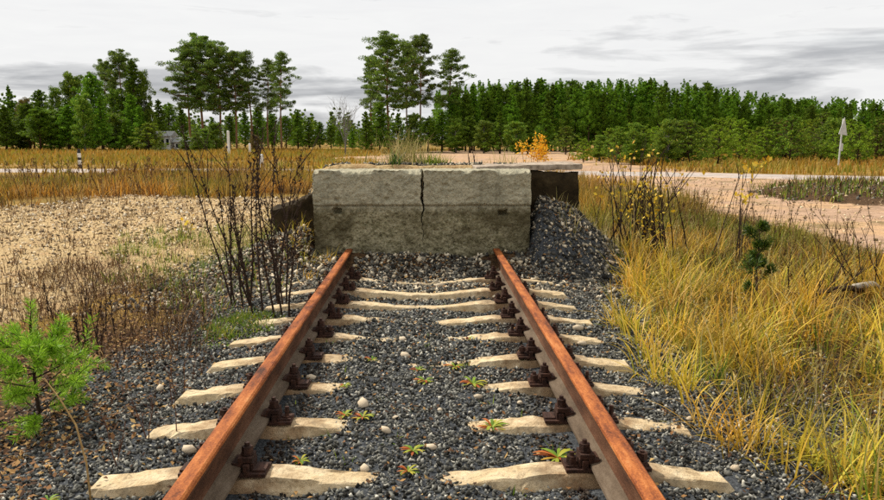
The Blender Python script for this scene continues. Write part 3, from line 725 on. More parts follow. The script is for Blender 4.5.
def leaf_litter():
    r = np.random.default_rng(41)
    def bits(name, x, y, s, mat, lab):
        n = len(x); z = G(x, y)
        a = r.uniform(0, 2 * math.pi, n); ux = np.stack([np.cos(a), np.sin(a), r.normal(0, 0.35, n)], 1)
        vy = np.stack([-np.sin(a), np.cos(a), r.normal(0, 0.35, n)], 1)
        c = np.stack([x, y, z + 0.006 + 0.02 * r.random(n)], 1)
        l = (s * (0.6 + 0.8 * r.random(n)))[:, None]; w = l * 0.32
        mid = c + np.stack([np.zeros(n), np.zeros(n), 0.25 * l[:, 0] * r.normal(0, 0.6, n)], 1)
        V = np.stack([c - ux * l * 0.5, mid + vy * w, c + ux * l * 0.5, mid - vy * w], 1).reshape(-1, 3)
        F = np.arange(4 * n).reshape(n, 4)
        kind(tag(obj(name, np_mesh(name, V, F, [mat])), lab, 'leaf litter'), 'stuff')
    x, y = scatter(44000, -4.4, -1.3, 2.0, 8.6, r)
    d = np.exp(-((x + 2.45) / 0.7) ** 2) * (0.35 + 1.3 * sst(0.4, 0.65, fbm(x * 1.4, y * 1.4, 3, 9))); ok = (r.random(len(x)) < d * 0.75) & ~on_sleeper(x, y, 0.1, r)
    bits('leaf_litter', x[ok], y[ok], np.full(ok.sum(), 0.028), LEAFLIT, 'reddish brown dead leaves littering the ground near the young pine')
    x, y = scatter(5200, -2.6, 2.6, 2.0, BY - 0.8, r); ok = ~on_sleeper(x, y, 0.25, r)
    bits('ballast_litter', x[ok], y[ok], np.full(ok.sum(), 0.022), LEAFLIT, 'scattered dead leaf crumbs on the ballast and sleepers')
    x, y = scatter(16000, -3.2, 3.4, BY - 1.6, BY + 0.9, r); lx = np.abs(x - XC)
    d = sst(3.1, 1.0, lx) * sst(BY - 1.6, BY - 0.3, y) * (0.25 + 1.2 * sst(0.42, 0.62, fbm(x * 2, y * 2, 3, 19)))
    blk = (x > BXL - 0.03) & (x < BXR + 0.03) & (y > BY - 0.03)
    ok = (r.random(len(x)) < d * 0.6) & ~blk & ~on_sleeper(x, y, 0.05, r)
    bits('buffer_leaf_litter', x[ok], y[ok], np.full(ok.sum(), 0.032), LEAFLIT, 'brown leaves and bark bits at the foot of the concrete buffer')
leaf_litter()

# ------------------------------------------------------------------ grass
def blades(name, x, y, L, Wd, mat, seed, lean=0.6, seg=4, dirn=None, label='', cat='grass', curl=1.2, z0=None):
    r = np.random.default_rng(seed); n = len(x)
    z = G(x, y) if z0 is None else z0
    a = r.uniform(0, 2 * math.pi, n) if dirn is None else dirn
    ln = np.abs(r.normal(0, lean, n)) + 0.08
    cu = curl * (0.3 + r.random(n)) * (0.4 + ln)
    t = np.linspace(0, 1, seg + 1)
    ang = np.clip(ln[:, None] + cu[:, None] * t[None] ** 1.3, 0, 2.6)
    dl = (L / seg)[:, None]
    h = np.cumsum(np.concatenate([np.zeros((n, 1)), np.sin(ang[:, :-1]) * dl], 1), 1)
    v = np.cumsum(np.concatenate([np.zeros((n, 1)), np.cos(ang[:, :-1]) * dl], 1), 1)
    v = np.maximum(v, -0.0 + 0.01 * t[None])
    cx = x[:, None] + h * np.cos(a)[:, None]; cy = y[:, None] + h * np.sin(a)[:, None]; cz = z[:, None] - 0.01 + v
    b = a + math.pi / 2 + r.normal(0, 0.5, n)
    w = (Wd[:, None] * 0.5) * np.clip(1.15 - t[None] ** 1.6 * 1.05, 0.08, 1)
    ox = np.cos(b)[:, None] * w; oy = np.sin(b)[:, None] * w
    A = np.stack([cx - ox, cy - oy, cz], -1); B = np.stack([cx + ox, cy + oy, cz], -1)
    V = np.stack([A, B], 2).reshape(n, (seg + 1) * 2, 3)
    i = np.arange(seg) * 2
    f = np.stack([i, i + 1, i + 3, i + 2], -1)
    F = (f[None] + (np.arange(n) * (seg + 1) * 2)[:, None, None]).reshape(-1, 4)
    o = obj(name, np_mesh(name, V.reshape(-1, 3), F, [mat], True))
    return kind(tag(o, label, cat), 'stuff')
def bbox(poly): a = np.array(poly); return a[:, 0].min(), a[:, 0].max(), a[:, 1].min(), a[:, 1].max()
def tussocks(poly, nt, per, spread, r, edge=0.0, dens=None):
    x0, x1, y0, y1 = bbox(poly); X = []; Y = []; A = []; Q = []
    c = 0
    while c < nt:
        x, y = scatter(nt, x0, x1, y0, y1, r); ok = poly_sd(x, y, poly) > edge
        if dens is not None: ok &= r.random(nt) < dens(x, y)
        x, y = x[ok][:nt - c], y[ok][:nt - c]; c += len(x)
        m = r.integers(int(per * 0.5), int(per * 1.5), len(x))
        X.append(np.repeat(x, m)); Y.append(np.repeat(y, m)); Q.append(np.repeat(r.random(len(x)), m)); A.append(np.repeat(r.uniform(0, 6.28, len(x)), m))
    X, Y, A, Q = map(np.concatenate, (X, Y, A, Q)); n = len(X)
    dx, dy = r.normal(0, spread, n), r.normal(0, spread, n)
    out = np.arctan2(dy, dx) + r.normal(0, 0.7, n)
    return X + dx, Y + dy, out, Q
def grasses():
    r = np.random.default_rng(51)
    # long golden grass right of the track
    near = [p for p in GRASSR]
    x, y, a, q = tussocks(near, 350, 46, 0.065, r, 0.05, lambda x, y: np.clip((7.0 / np.maximum(y, 1)) ** 1.0, 0.25, 1) * (0.12 + sst(0.40, 0.58, fbm(x * 1.5, y * 1.5, 3, 33))))
    a = np.where(r.random(len(a)) < 0.6, q * 40.0 + r.normal(0, 0.5, len(a)), a)
    L = (0.14 + 0.42 * r.random(len(x)) ** 1.2) * (0.5 + 0.75 * q); blades('golden_grass', x, y, L, 0.005 + 0.010 * r.random(len(x)) ** 1.5, G_GOLD, 1, 1.0, 6, a, 'long golden yellow grass drooping beside the ballast', curl=1.7)
    x, y = scatter(26000, 1.4, 9, 2.5, 11, r); ok = poly_sd(x, y, near) > 0; x, y = x[ok], y[ok]
    blades('grass_thatch', x, y, 0.10 + 0.25 * r.random(len(x)), np.full(len(x), 0.009), G_BROWN, 16, 1.3, 3, None, 'flattened brown thatch under the golden grass', curl=0.5)
    x, y, a, q = tussocks(near, 70, 22, 0.06, r)
    blades('green_tufts', x, y, 0.10 + 0.25 * r.random(len(x)), np.full(len(x), 0.009), G_GREEN, 24, 0.6, 4, a, 'green tufts among the golden grass')
    x, y, a, q = tussocks(near, 110, 14, 0.08, r)
    blades('dead_weed_tangle', x, y, 0.15 + 0.3 * r.random(len(x)), np.full(len(x), 0.006), G_DRY, 25, 0.6, 4, a, 'dark dead weeds tangled in the golden grass', 'weeds')
    # straggling edge blades over the ballast
    ep = pxpoly([(630, 330), (690, 405), (760, 450), (820, 500), (790, 500), (720, 460), (660, 400), (615, 330)])
    x, y, a, q = tussocks(ep, 45, 12, 0.05, r)
    blades('edge_grass', x, y, 0.14 + 0.28 * r.random(len(x)), np.full(len(x), 0.008), G_GOLD, 2, 0.6, 5, a, 'sparse grass blades straying onto the dark ballast')
    # brown grass farther right up to the sand track
    mp = pxpoly([(590, 222), (700, 214), (790, 232), (900, 262), (1050, 300), (1050, 330), (900, 285), (760, 268), (650, 262), (610, 245)])
    x, y, a, q = tussocks(mp, 330, 26, 0.10, r)
    x2, y2, a2, q2 = tussocks(mp, 260, 20, 0.12, r)
    blades('roadside_weeds', x2, y2, 0.08 + 0.24 * r.random(len(x2)), np.full(len(x2), 0.011), G_DRY, 17, 0.5, 3, a2, 'dark dead weeds along the sand track', 'weeds')
    x2, y2, a2, q2 = tussocks(mp, 130, 20, 0.12, r)
    blades('roadside_greenery', x2, y2, 0.08 + 0.22 * r.random(len(x2)), np.full(len(x2), 0.012), G_GREEN, 18, 0.5, 3, a2, 'olive green weeds along the sand track', 'weeds')
    blades('roadside_grass', x, y, 0.10 + 0.30 * r.random(len(x)), np.full(len(x), 0.010), G_BROWN, 3, 0.5, 4, a, 'brown and yellow grass along the sand track')
    bp = pxpoly([(545, 176), (600, 186), (700, 206), (700, 216), (620, 222), (590, 240), (575, 215)])
    x, y, a, q = tussocks(bp, 300, 24, 0.13, r)
    blades('verge_grass', x, y, 0.25 + 0.4 * r.random(len(x)), np.full(len(x), 0.013), G_BROWN, 4, 0.35, 3, a, 'orange brown grass between the buffer and the sand track')
    # broad brown band left
    lp = pxpoly([(-200, 186), (10, 181), (85, 178), (105, 173), (150, 171), (310, 172), (316, 190), (215, 197), (130, 194), (60, 204), (-120, 218), (-260, 225)])
    x, y, a, q = tussocks(lp, 2300, 16, 0.22, r, 0.0, lambda x, y: 0.15 + sst(0.35, 0.6, fbm(x * 0.4, y * 0.4, 3, 41)))
    L = (0.16 + 0.44 * r.random(len(x))) * (0.25 + 1.1 * fbm(x * 0.35, y * 0.35, 3, 5)); blades('tall_field_grass', x, y, L, np.full(len(x), 0.020), G_BROWN, 5, 0.45, 3, a, 'tall orange brown grass band behind the sandy ground')
    # fields out to the trees
    x, y = scatter(90000, -95, 75, 24, 108, r); az = np.abs(x / y)
    tk = poly_sd(x, y, TRACK)
    ok = (az < 0.72) & (road_dist(x, y) > ROADW + 0.35) & (tk < -0.3) & (poly_sd(x, y, HEAP) < -0.2) & ~((x < 4) & (y < 31) & (x > -5) & (y < 26))
    x, y = x[ok], y[ok]
    L = (0.22 + 0.4 * r.random(len(x))) * (0.35 + 1.1 * fbm(x * 0.12, y * 0.12, 3, 8)) * np.where((road_dist(x, y) < 7) & (x < -17), 0.2, 1.0)
    blades('field_grass', x, y, L, 0.03 + y * 0.0012, G_FAR, 6, 0.3, 2, None, 'yellow green autumn meadow reaching to the trees')
    x, y = scatter(16000, -14, 16, 24, 75, r); ok = (np.abs(poly_sd(x, y, TRACK)) < 5 * (fbm(x * 0.3, y * 0.3, 3, 2))) & (road_dist(x, y) > ROADW + 0.3) & (fbm(x * 0.35, y * 0.35, 3, 23) > 0.47); x, y = x[ok], y[ok]
    blades('dirt_edge_grass', x, y, 0.15 + 0.3 * r.random(len(x)), 0.02 + y * 0.0012, G_FAR, 19, 0.3, 2, None, 'patchy grass invading the bare dirt behind the buffer')
    # sparse stuff: behind and on top of the buffer fill, heap
    x, y = scatter(5200, -3.2, 3.2, BY + 1.0, BY + 9, r)
    ok = fbm(x * 1.1, y * 1.1, 3, 11) > 0.42; x, y = x[ok], y[ok]
    blades('mound_grass', x, y, 0.10 + 0.28 * r.random(len(x)), np.full(len(x), 0.009), G_PALE, 7, 0.4, 3, None, 'bleached grass on the earth fill behind the buffer')
    x, y = scatter(9000, 6.0, 24, 18, 32, r); ok = (poly_sd(x, y, HEAP) > -0.5) & (fbm(x * 0.8, y * 0.8, 3, 27) > 0.46); x, y = x[ok], y[ok]
    blades('heap_greenery', x + 0.1, y, 0.12 + 0.22 * r.random(len(x)), np.full(len(x), 0.025), G_GREEN, 28, 0.5, 2, None, 'olive weeds creeping over the stony heap', 'weeds')
    blades('heap_grass', x, y, 0.15 + 0.3 * r.random(len(x)), np.full(len(x), 0.02), G_DRY, 8, 0.4, 2, None, 'dark dead stalks on the stony heap')
    # dry brush and stalks left of the track
    dp = pxpoly([(-60, 300), (60, 262), (130, 262), (215, 300), (210, 345), (150, 385), (90, 360), (0, 360), (-80, 380)])
    x, y, a, q = tussocks(dp, 230, 14, 0.08, r)
    blades('dry_brush', x, y, 0.10 + 0.26 * r.random(len(x)), np.full(len(x), 0.0055), G_DRY, 9, 0.5, 4, a, 'low tangle of dead brown stalks beside the young pine')
    dp = pxpoly([(120, 235), (230, 225), (300, 240), (300, 280), (230, 320), (150, 300), (100, 280)])
    x, y, a, q = tussocks(dp, 150, 18, 0.07, r)
    blades('sand_weeds', x, y, 0.06 + 0.18 * r.random(len(x)), np.full(len(x), 0.007), G_GREEN, 10, 0.6, 3, a, 'low olive weeds along the edge of the sandy ground')
    x, y, a, q = tussocks(SAND, 330, 12, 0.06, r)
    blades('sand_tufts', x, y, 0.06 + 0.18 * r.random(len(x)), np.full(len(x), 0.009), G_DRY, 12, 0.5, 3, a, 'small dry tufts scattered on the sandy ground')
    mp = pxpoly([(196, 338), (240, 322), (275, 322), (268, 340), (220, 350)])
    x, y, a, q = tussocks(mp, 90, 26, 0.04, r)
    blades('green_moss', x, y, 0.025 + 0.06 * r.random(len(x)), np.full(len(x), 0.008), G_GREEN, 13, 0.9, 2, a, 'bright green mossy patch beside the rail', 'moss')
    bp_ = [(XC - 0.68, 2.2), (XC + 0.68, 2.2), (XC + 0.68, 7.2), (XC - 0.68, 7.2)]
    x, y, a, q = tussocks(bp_, 46, 7, 0.018, r)
    blades('ballast_sprouts', x, y, 0.02 + 0.05 * r.random(len(x)), np.full(len(x), 0.007), G_GREEN, 20, 0.8, 2, a, 'tiny yellow green sprouts in the ballast between the rails', 'weeds')
    # weeds by the rail ends and flanks
    fp = pxpoly([(535, 235), (610, 232), (640, 275), (560, 280), (530, 262)])
    x, y, a, q = tussocks(fp, 120, 11, 0.05, r)
    blades('flank_weeds', x, y, 0.06 + 0.16 * r.random(len(x)), np.full(len(x), 0.007), G_PALE, 14, 0.5, 3, a, 'thin pale weeds on the gravel flank of the buffer')
    fp = pxpoly([(285, 255), (330, 252), (330, 282), (285, 300)])
    x, y, a, q = tussocks(fp, 40, 14, 0.05, r)
    blades('rail_end_grass', x, y, 0.06 + 0.14 * r.random(len(x)), np.full(len(x), 0.007), G_GOLD, 15, 0.6, 3, a, 'orange dry grass beside the buried rail end')
grasses()
def seed_stalks(name, poly, n, h0, h1, seed, mat, label, wd=0.004, hs=0.022):
    r = np.random.default_rng(seed); x0, x1, y0, y1 = bbox(poly); x, y = scatter(n * 4, x0, x1, y0, y1, r); ok = poly_sd(x, y, poly) > 0; x, y = x[ok][:n], y[ok][:n]; n = len(x)
    b = np.stack([x, y, G(x, y) - 0.02], 1); d = np.stack([r.normal(0, 0.22, n), r.normal(0, 0.22, n), np.ones(n)], 1); d /= np.linalg.norm(d, axis=1)[:, None]
    h = (h0 + (h1 - h0) * r.random(n))[:, None]; tip = b + d * h; mid = b + d * h * 0.55 + r.normal(0, 0.012, (n, 3))
    w = np.stack([np.ones(n), r.normal(0, 0.4, n), np.zeros(n)], 1) * wd * 0.5
    V = np.stack([b - w, b + w, mid + w, mid - w, mid - w, mid + w, tip + w * 0.5, tip - w * 0.5], 1).reshape(-1, 3)
    F = [np.arange(8 * n).reshape(-1, 4)]; Vs = [V]
    m = 9; t_ = r.random((n, m, 1)); c = tip[:, None] - d[:, None] * (t_ * 0.16 * h[:, None]); u = d[:, None] + r.normal(0, 0.5, (n, m, 3)); u /= np.linalg.norm(u, axis=2, keepdims=True)
    q = np.cross(u, r.normal(size=(n, m, 3))); q /= np.linalg.norm(q, axis=2, keepdims=True); l = hs * (0.6 + 0.8 * r.random((n, m, 1)))
    Vs.append(np.stack([c, c + u * l * 0.5 + q * l * 0.16, c + u * l, c + u * l * 0.5 - q * l * 0.16], 2).reshape(-1, 3)); F.append(np.arange(4 * n * m).reshape(-1, 4) + 8 * n)
    kind(tag(obj(name, np_mesh(name, np.concatenate(Vs), np.concatenate(F), [mat])), label, 'grass'), 'stuff')
seed_stalks('seed_head_grass', GRASSR, 190, 0.35, 0.75, 5, G_PALE, 'thin bleached seed heads standing above the golden grass')
seed_stalks('dark_seed_stalks', pxpoly([(590, 222), (700, 214), (900, 262), (1050, 300), (900, 300), (700, 262), (610, 245)]), 240, 0.3, 0.8, 6, G_DRY, 'thin dark stalks along the sand track', 0.006, 0.03)
seed_stalks('meadow_stalks', pxpoly([(-200, 186), (10, 178), (310, 172), (316, 190), (60, 206), (-160, 225)]), 500, 0.5, 1.0, 7, G_DRY, 'dark seed stalks standing in the tall brown grass', 0.014, 0.06)

# ------------------------------------------------------------------ foliage clumps for trees and shrubs
def tufts(centers, per, rad, size, r, flat=0.6, asp=0.45, upb=0.2):
    """needle/leaf sized rhombs spread round the centres -> V,F"""
    c = np.repeat(np.asarray(centers), per, 0); n = len(c)
    rd = np.repeat(np.asarray(rad) if hasattr(rad, '__len__') else np.full(len(centers), rad), per)
    d = r.normal(size=(n, 3)); d /= np.linalg.norm(d, axis=1)[:, None]; d *= (r.random(n) ** 0.45)[:, None]
    c = c + d * rd[:, None] * np.array([1, 1, flat])
    u = d + 0.8 * r.normal(size=(n, 3)); u[:, 2] += upb; u /= np.linalg.norm(u, axis=1)[:, None]
    w = np.cross(u, r.normal(size=(n, 3))); w /= np.linalg.norm(w, axis=1)[:, None]
    l = (size * (0.6 + 0.8 * r.random(n)))[:, None]
    V = np.stack([c - u * l * 0.5, c + w * l * asp * 0.5, c + u * l * 0.5, c - w * l * asp * 0.5], 1).reshape(-1, 3)
    return V, np.arange(4 * n).reshape(n, 4)
def pine_model(seed, h=18.0, cb=0.42, wid=2.6, nl=46, per=90, dense=1.0):
    """tall Scots pine: bare orange trunk, flat-padded irregular crown"""
    r = np.random.default_rng(seed); mb = MB(); lean = r.normal(0, 0.25, 2)
    ts = np.linspace(0, 1, 12); tr = [(lean[0] * t ** 2 + 0.12 * math.sin(t * 7 + seed), lean[1] * t ** 2 + 0.1 * math.cos(t * 5 + seed), h * 0.97 * t) for t in ts]
    mb.tube(tr, [0.24 * (1 - 0.85 * t) + 0.01 for t in ts], 7)
    tra = np.array(tr); C = []; RD = []
    for k in range(nl):
        f = cb + (0.985 - cb) * ((k + r.random()) / nl)
        b = np.array([np.interp(f, ts, tra[:, j]) for j in range(3)])
        e = (f - cb) / (1 - cb); prof = (0.55 + 0.9 * math.sin(math.pi * min(1, e * 0.85 + 0.12))) * (1 - 0.55 * e ** 3)
        ln = wid * prof * (0.35 + 0.75 * r.random()); a = k * 2.4 + r.normal(0, 0.5); up = 0.10 + 0.5 * e + r.normal(0, 0.15)
        tip = b + np.array([math.cos(a) * ln, math.sin(a) * ln, up * ln])
        mid = (b + tip) / 2 + np.array([0, 0, -0.1 * ln])
        mb.tube([b, mid, tip], [0.055 * (1.2 - e), 0.035, 0.012], 4, cap=False)
        for q in (0.62, 1.0):
            C.append(b + (tip - b) * q + r.normal(0, 0.2, 3)); RD.append(0.45 + 0.65 * r.random())
    C = np.array(C); V, F = tufts(C, int(per * dense / 2), np.array(RD), 0.25, r, 0.45, 0.4, 0.7)
    return mb.mesh('trunk', [BARK_PINE], True), np_mesh('crown', V, F, [NEED_PINE])
def conifer_model(seed, h=10.0, wid=1.9, cb=0.06, nl=70, per=60, mat=None, ragged=0.3, size=0.30, bark=None, power=0.8):
    """dense young pine or spruce: leader, whorls, drooping ragged boughs"""
    r = np.random.default_rng(seed); mb = MB()
    mb.tube([(0, 0, 0), (0.05, 0.03, h * 0.5), (0.0, 0.0, h * 0.97)], [0.016 * h, 0.010 * h, 0.012], 6)
    C = []; RD = []
    for k in range(nl):
        f = cb + (0.97 - cb) * ((k + r.random()) / nl) ** 0.9
        ln = wid * (1 - f) ** power * (1 - ragged + 2 * ragged * r.random()) + 0.07
        a = k * 2.4 + r.normal(0, 0.4); b = np.array([0, 0, f * h]); tip = b + np.array([math.cos(a) * ln, math.sin(a) * ln, 0.45 * ln])
        mb.tube([b, tip], [0.03, 0.008], 3, cap=False)
        m = 3 if ln > 0.8 else 2
        for q in np.linspace(0.45, 1.0, m): C.append(b + (tip - b) * q + r.normal(0, 0.06, 3)); RD.append((0.07 + 0.25 * min(ln, 1.2)) * (h / 10) ** 0.5)
    for f in np.linspace(0.86, 1.0, 8): C.append((0, 0, h * f)); RD.append(0.006 * h)
    V, F = tufts(np.array(C), int(per / 3), np.array(RD), size, r, 0.75, 0.36, 1.3)
    return mb.mesh('trunk', [bark or BARK], True), np_mesh('crown', V, F, [mat or NEED_SPRUCE])
def broadleaf_model(seed, h=12.0, wid=3.0, cb=0.15, nl=60, per=110, mat=None, size=0.23, bark=None):
    r = np.random.default_rng(seed); mb = MB()
    mb.tube([(0, 0, 0), (0.1, 0.05, h * 0.45), (0.0, 0.1, h * 0.9)], [0.018 * h, 0.011 * h, 0.015], 6); C = []; RD = []
    for k in range(nl):
        f = cb + (0.95 - cb) * r.random(); pr = math.sin(math.pi * (0.12 + 0.86 * (f - cb) / (1 - cb))) ** 0.7
        ln = wid * pr * (0.45 + 0.6 * r.random()); a = r.uniform(0, 6.28); b = np.array([0, 0, max(0.05, f * 0.85) * h]); tip = np.array([math.cos(a) * ln, math.sin(a) * ln, f * h + 0.2 * ln])
        mb.tube([b, (b + tip) / 2 + np.array([0, 0, 0.1 * ln]), tip], [0.05, 0.03, 0.008], 3, cap=False)
        for q in (0.6, 1.0): C.append(b + (tip - b) * q + r.normal(0, 0.15, 3)); RD.append(0.45 + 0.35 * r.random())
    V, F = tufts(np.array(C), int(per / 2), np.array(RD), size, r, 0.8, 0.6)
    return mb.mesh('trunk', [bark or BARK_GREY], True), np_mesh('crown', V, F, [mat or LEAF_GREEN])
def at_px(px, D):
    d = ray(px, 139.5); return d.x / d.y * D
def plant(name, model, px, ytop, D, hm, label, cat='tree', group=None, wscale=1.0, jit=0.0):
    x = at_px(px, D); z = g1(x, D); h = (139.5 - ytop) * D / FPX * 1.01 + CAM_Z - z
    s = h / hm
    t = thing(name, (x, D, z - 0.05), label, cat, group, random.uniform(0, 6.28), (s * wscale, s * wscale, s))
    obj('trunk', model[0], t); obj('crown', model[1], t)
    return t
PINES = [pine_model(1, 18, 0.38, 3.5, 84, 380), pine_model(2, 18, 0.42, 3.2, 74, 360), pine_model(3, 18, 0.44, 2.6, 54, 320)]
CONI = [conifer_model(10 + k, 10, 1.5 + 0.22 * (k % 4), [0.05, 0.14, 0.05, 0.22, 0.1, 0.05, 0.3][k], 100, 190, NEED_SPRUCE, 0.45, 0.19, None, [0.8, 0.6, 1.0, 0.55, 0.75, 0.9, 0.5][k]) for k in range(7)]
BROAD = [broadleaf_model(20 + k, 12, 2.6, 0.08, 80, 240, LEAF_GREEN if k < 2 else LEAF_OLIVE) for k in range(3)]
YPINE = [conifer_model(30 + k, 3.0, 0.85, 0.05, 56, 150, [NEED_BRIGHT, LEAF_GREEN, NEED_BRIGHT][k], 0.4, 0.10, None, 0.6) for k in range(3)]

# middle pines
MIDT = 'tall Scots pine in the clump behind the buffer, '
plant('scots_pine', PINES[0], 388, 38, 96, 18, MIDT + 'with the broadest crown', group='pines behind the buffer', wscale=1.0)
plant('scots_pine', PINES[1], 421, 40, 99, 18, MIDT + 'standing between its two neighbours', group='pines behind the buffer', wscale=0.72)
plant('scots_pine', PINES[2], 449, 52, 101, 18, MIDT + 'with thin crown on a bare stem', group='pines behind the buffer', wscale=1.0)
plant('scots_pine', PINES[1], 407, 48, 103, 18, MIDT + 'half hidden behind the broadest one', group='pines behind the buffer', wscale=0.7)
plant('scots_pine', PINES[2], 371, 58, 102, 18, MIDT + 'shortest and nearest the bare tree', group='pines behind the buffer', wscale=0.75)
# left pines
LT = 'tall Scots pine near the pale hut, '
for px, yt, m, ws, lab in ((190, 50, 1, 0.9, 'closest to it'), (203, 40, 0, 0.95, 'highest of its clump'), (221, 48, 0, 0.9, 'beside the highest one'),
                           (237, 56, 1, 0.85, 'dense in the clump middle'), (252, 54, 2, 0.85, 'thin crowned beside dense ones'),
                           (268, 62, 2, 0.8, 'smallest of the thin crowned ones'), (281, 55, 2, 0.8, 'thin crowned toward the bare tree')):
    plant('scots_pine', PINES[m], px, yt, 104 + random.uniform(-4, 4), 18, LT + lab, group='pines beside the pale hut', wscale=ws)
# left mixed wood
for k, (px, yt, m, ws) in enumerate(((-62, 84, 'c0', 1.3), (-45, 80, 'b0', 1.0), (-28, 92, 'c1', 1.3), (-12, 90, 'b1', 0.9), (12, 88, 'c2', 1.2), (27, 98, 'b2', 0.8), (42, 92, 'c1', 1.3), (58, 88, 'b0', 0.8),
                            (76, 71, 'b1', 0.85), (94, 76, 'c3', 1.2), (108, 64, 'p0', 0.7), (124, 55, 'p0', 0.8), (136, 63, 'c4', 1.15), (146, 72, 'b0', 0.6), (85, 92, 'b1', 0.9), (117, 90, 'b0', 0.9), (68, 100, 'c0', 1.3), (34, 108, 'c3', 1.4), (102, 98, 'c2', 1.3), (133, 96, 'c1', 1.2))):
    md, hm, nm = {'c': (CONI, 10, 'spruce'), 'b': (BROAD, 12, 'broadleaf_tree'), 'p': (PINES, 18, 'scots_pine')}[m[0]]
    lab = {'c': 'dense dark green conifer in the mixed wood beyond the striped post', 'b': 'leafy green tree in the mixed wood beyond the striped post', 'p': 'tall pine rising out of the mixed wood beyond the striped post'}[m[0]]
    if m == 'b2': lab = 'yellow olive tree in the mixed wood beyond the striped post'
    plant(nm, md[int(m[1])], px, yt, 103 + random.uniform(-6, 8) + (4 if k < 14 else -6), hm, lab, group='mixed wood beyond the striped post', wscale=ws)
# low trees closing the gaps
for k, px in enumerate(range(-60, 152, 11)):
    bush = k % 3 == 1
    plant('edge_tree', BROAD[k % 2] if bush else CONI[(k * 3) % 7], px + random.uniform(-4, 4), random.uniform(103, 122), 98 + random.uniform(-4, 3), 12 if bush else 10,
          'low leafy tree filling the foot of the mixed wood' if bush else 'low dark conifer filling the foot of the mixed wood', group='low trees at the foot of the mixed wood', wscale=random.uniform(1.3, 1.9))
for px, yt in ((160, 101), (170, 104), (182, 106), (245, 112), (258, 108), (272, 114), (286, 116), (298, 112), (309, 118), (320, 122), (331, 125), (352, 128), (230, 116), (213, 118), (340, 130)):
    plant('spruce', CONI[random.randrange(5)], px, yt, 122 + random.uniform(-4, 6), 10, 'low dark conifer in the distant row between the tall pines', group='distant low conifers', wscale=1.5)
# shrubs below the pines
for px, yt, D, m, ws in ((205, 128, 92, 'b0', 1.6), (216, 122, 95, 'b1', 1.5), (149, 124, 94, 'y0', 2.0), (160, 141, 88, 'y1', 2.2), (186, 134, 92, 'b0', 2.0), (196, 132, 90, 'b0', 1.8), (255, 134, 90, 'b2', 1.8), (366, 112, 90, 'c0', 1.6), (380, 104, 92, 'c1', 1.5),
                         (398, 114, 90, 'c2', 1.9), (414, 112, 92, 'b1', 1.3), (428, 118, 90, 'c3', 1.9), (442, 112, 92, 'c4', 1.8), (456, 118, 89, 'b0', 1.6), (470, 116, 90, 'c1', 1.8)):
    md, hm = {'c': (CONI, 10), 'b': (BROAD, 12), 'y': (YPINE, 3)}[m[0]]
    lab = ('bushy young conifer' if m[0] in 'cy' else 'round leafy bush') + (' at the feet of the pines behind the buffer' if px > 300 else ' at the feet of the pines beside the pale hut')
    plant('understorey_tree', md[int(m[1])], px, yt, D, hm, lab, 'shrub', 'understorey below the pines', ws)
# plantation right
def ptop(px): return float(np.interp(px, [440, 470, 520, 600, 650, 700, 730, 770, 820, 870, 1000], [94, 87, 85, 85, 84, 87, 93, 98, 101, 104, 106]))
npl = 0
for row, (D, st) in enumerate(((100, 8.5), (106, 7.0))):
    px = 452 + row * 5
    while px < 960:
        plant('plantation_pine', CONI[random.randrange(7)], px, ptop(px) + random.choice([-4, -1, 0, 2, 4, 7, 12]) + random.uniform(-1, 2) + (7 if row == 0 else 0), D + random.uniform(-2, 2), 10,
              'dark green tree in the dense plantation beyond the sand track', group='plantation trees beyond the sand track', wscale=random.uniform(0.85, 1.15))
        px += st * random.uniform(0.45, 1.35)
def back_wood():
    r = np.random.default_rng(77); Vs = []; o = 0
    C = []; RD = []
    for k in range(420):
        px = r.uniform(430, 1150); D = r.uniform(111, 128); x = at_px(px, D); h = (139.5 - ptop(px) + r.uniform(-8, 4)) * D / FPX + 1.5
        for f in np.concatenate([np.linspace(0.35, 0.85, 6), np.linspace(0.88, 1.0, 6)]):
            for q in range(2): C.append((x + r.normal(0, 0.55 * (1.15 - f)), D + r.normal(0, 0.4), h * f)); RD.append(0.05 + 0.95 * (1.0 - f) ** 0.8)
    V, F = tufts(np.array(C), 30, np.array(RD), 0.24, r, 0.8, 0.36, 1.3)
    o = obj('back_wood', np_mesh('back_wood', V, F, [NEED_SPRUCE]))
    kind(tag(o, 'deep rows of the plantation merging into one dark mass', 'wood'), 'stuff')
    C = []; RD = []
    for k in range(300):
        px = r.uniform(-400, 440) if k < 260 else r.uniform(1100, 1300); D = r.uniform(150, 190); x = at_px(px, D); h = (139.5 - 118 + r.uniform(-6, 8)) * D / FPX + 1.5
        if px < 60: h *= 1.4
        for f in np.linspace(0.1, 1.0, 9):
            C.append((x + r.normal(0, 1.2 * (1.15 - f)), D + r.normal(0, 0.6), h * f)); RD.append(0.12 + 1.7 * (1.0 - f) ** 0.8)
    V, F = tufts(np.array(C), 26, np.array(RD), 0.6, r, 0.8, 0.45)
    o = obj('far_wood', np_mesh('far_wood', V, F, [NEED_SPRUCE]))
    kind(tag(o, 'far low forest edge along the horizon', 'wood'), 'stuff')
back_wood()
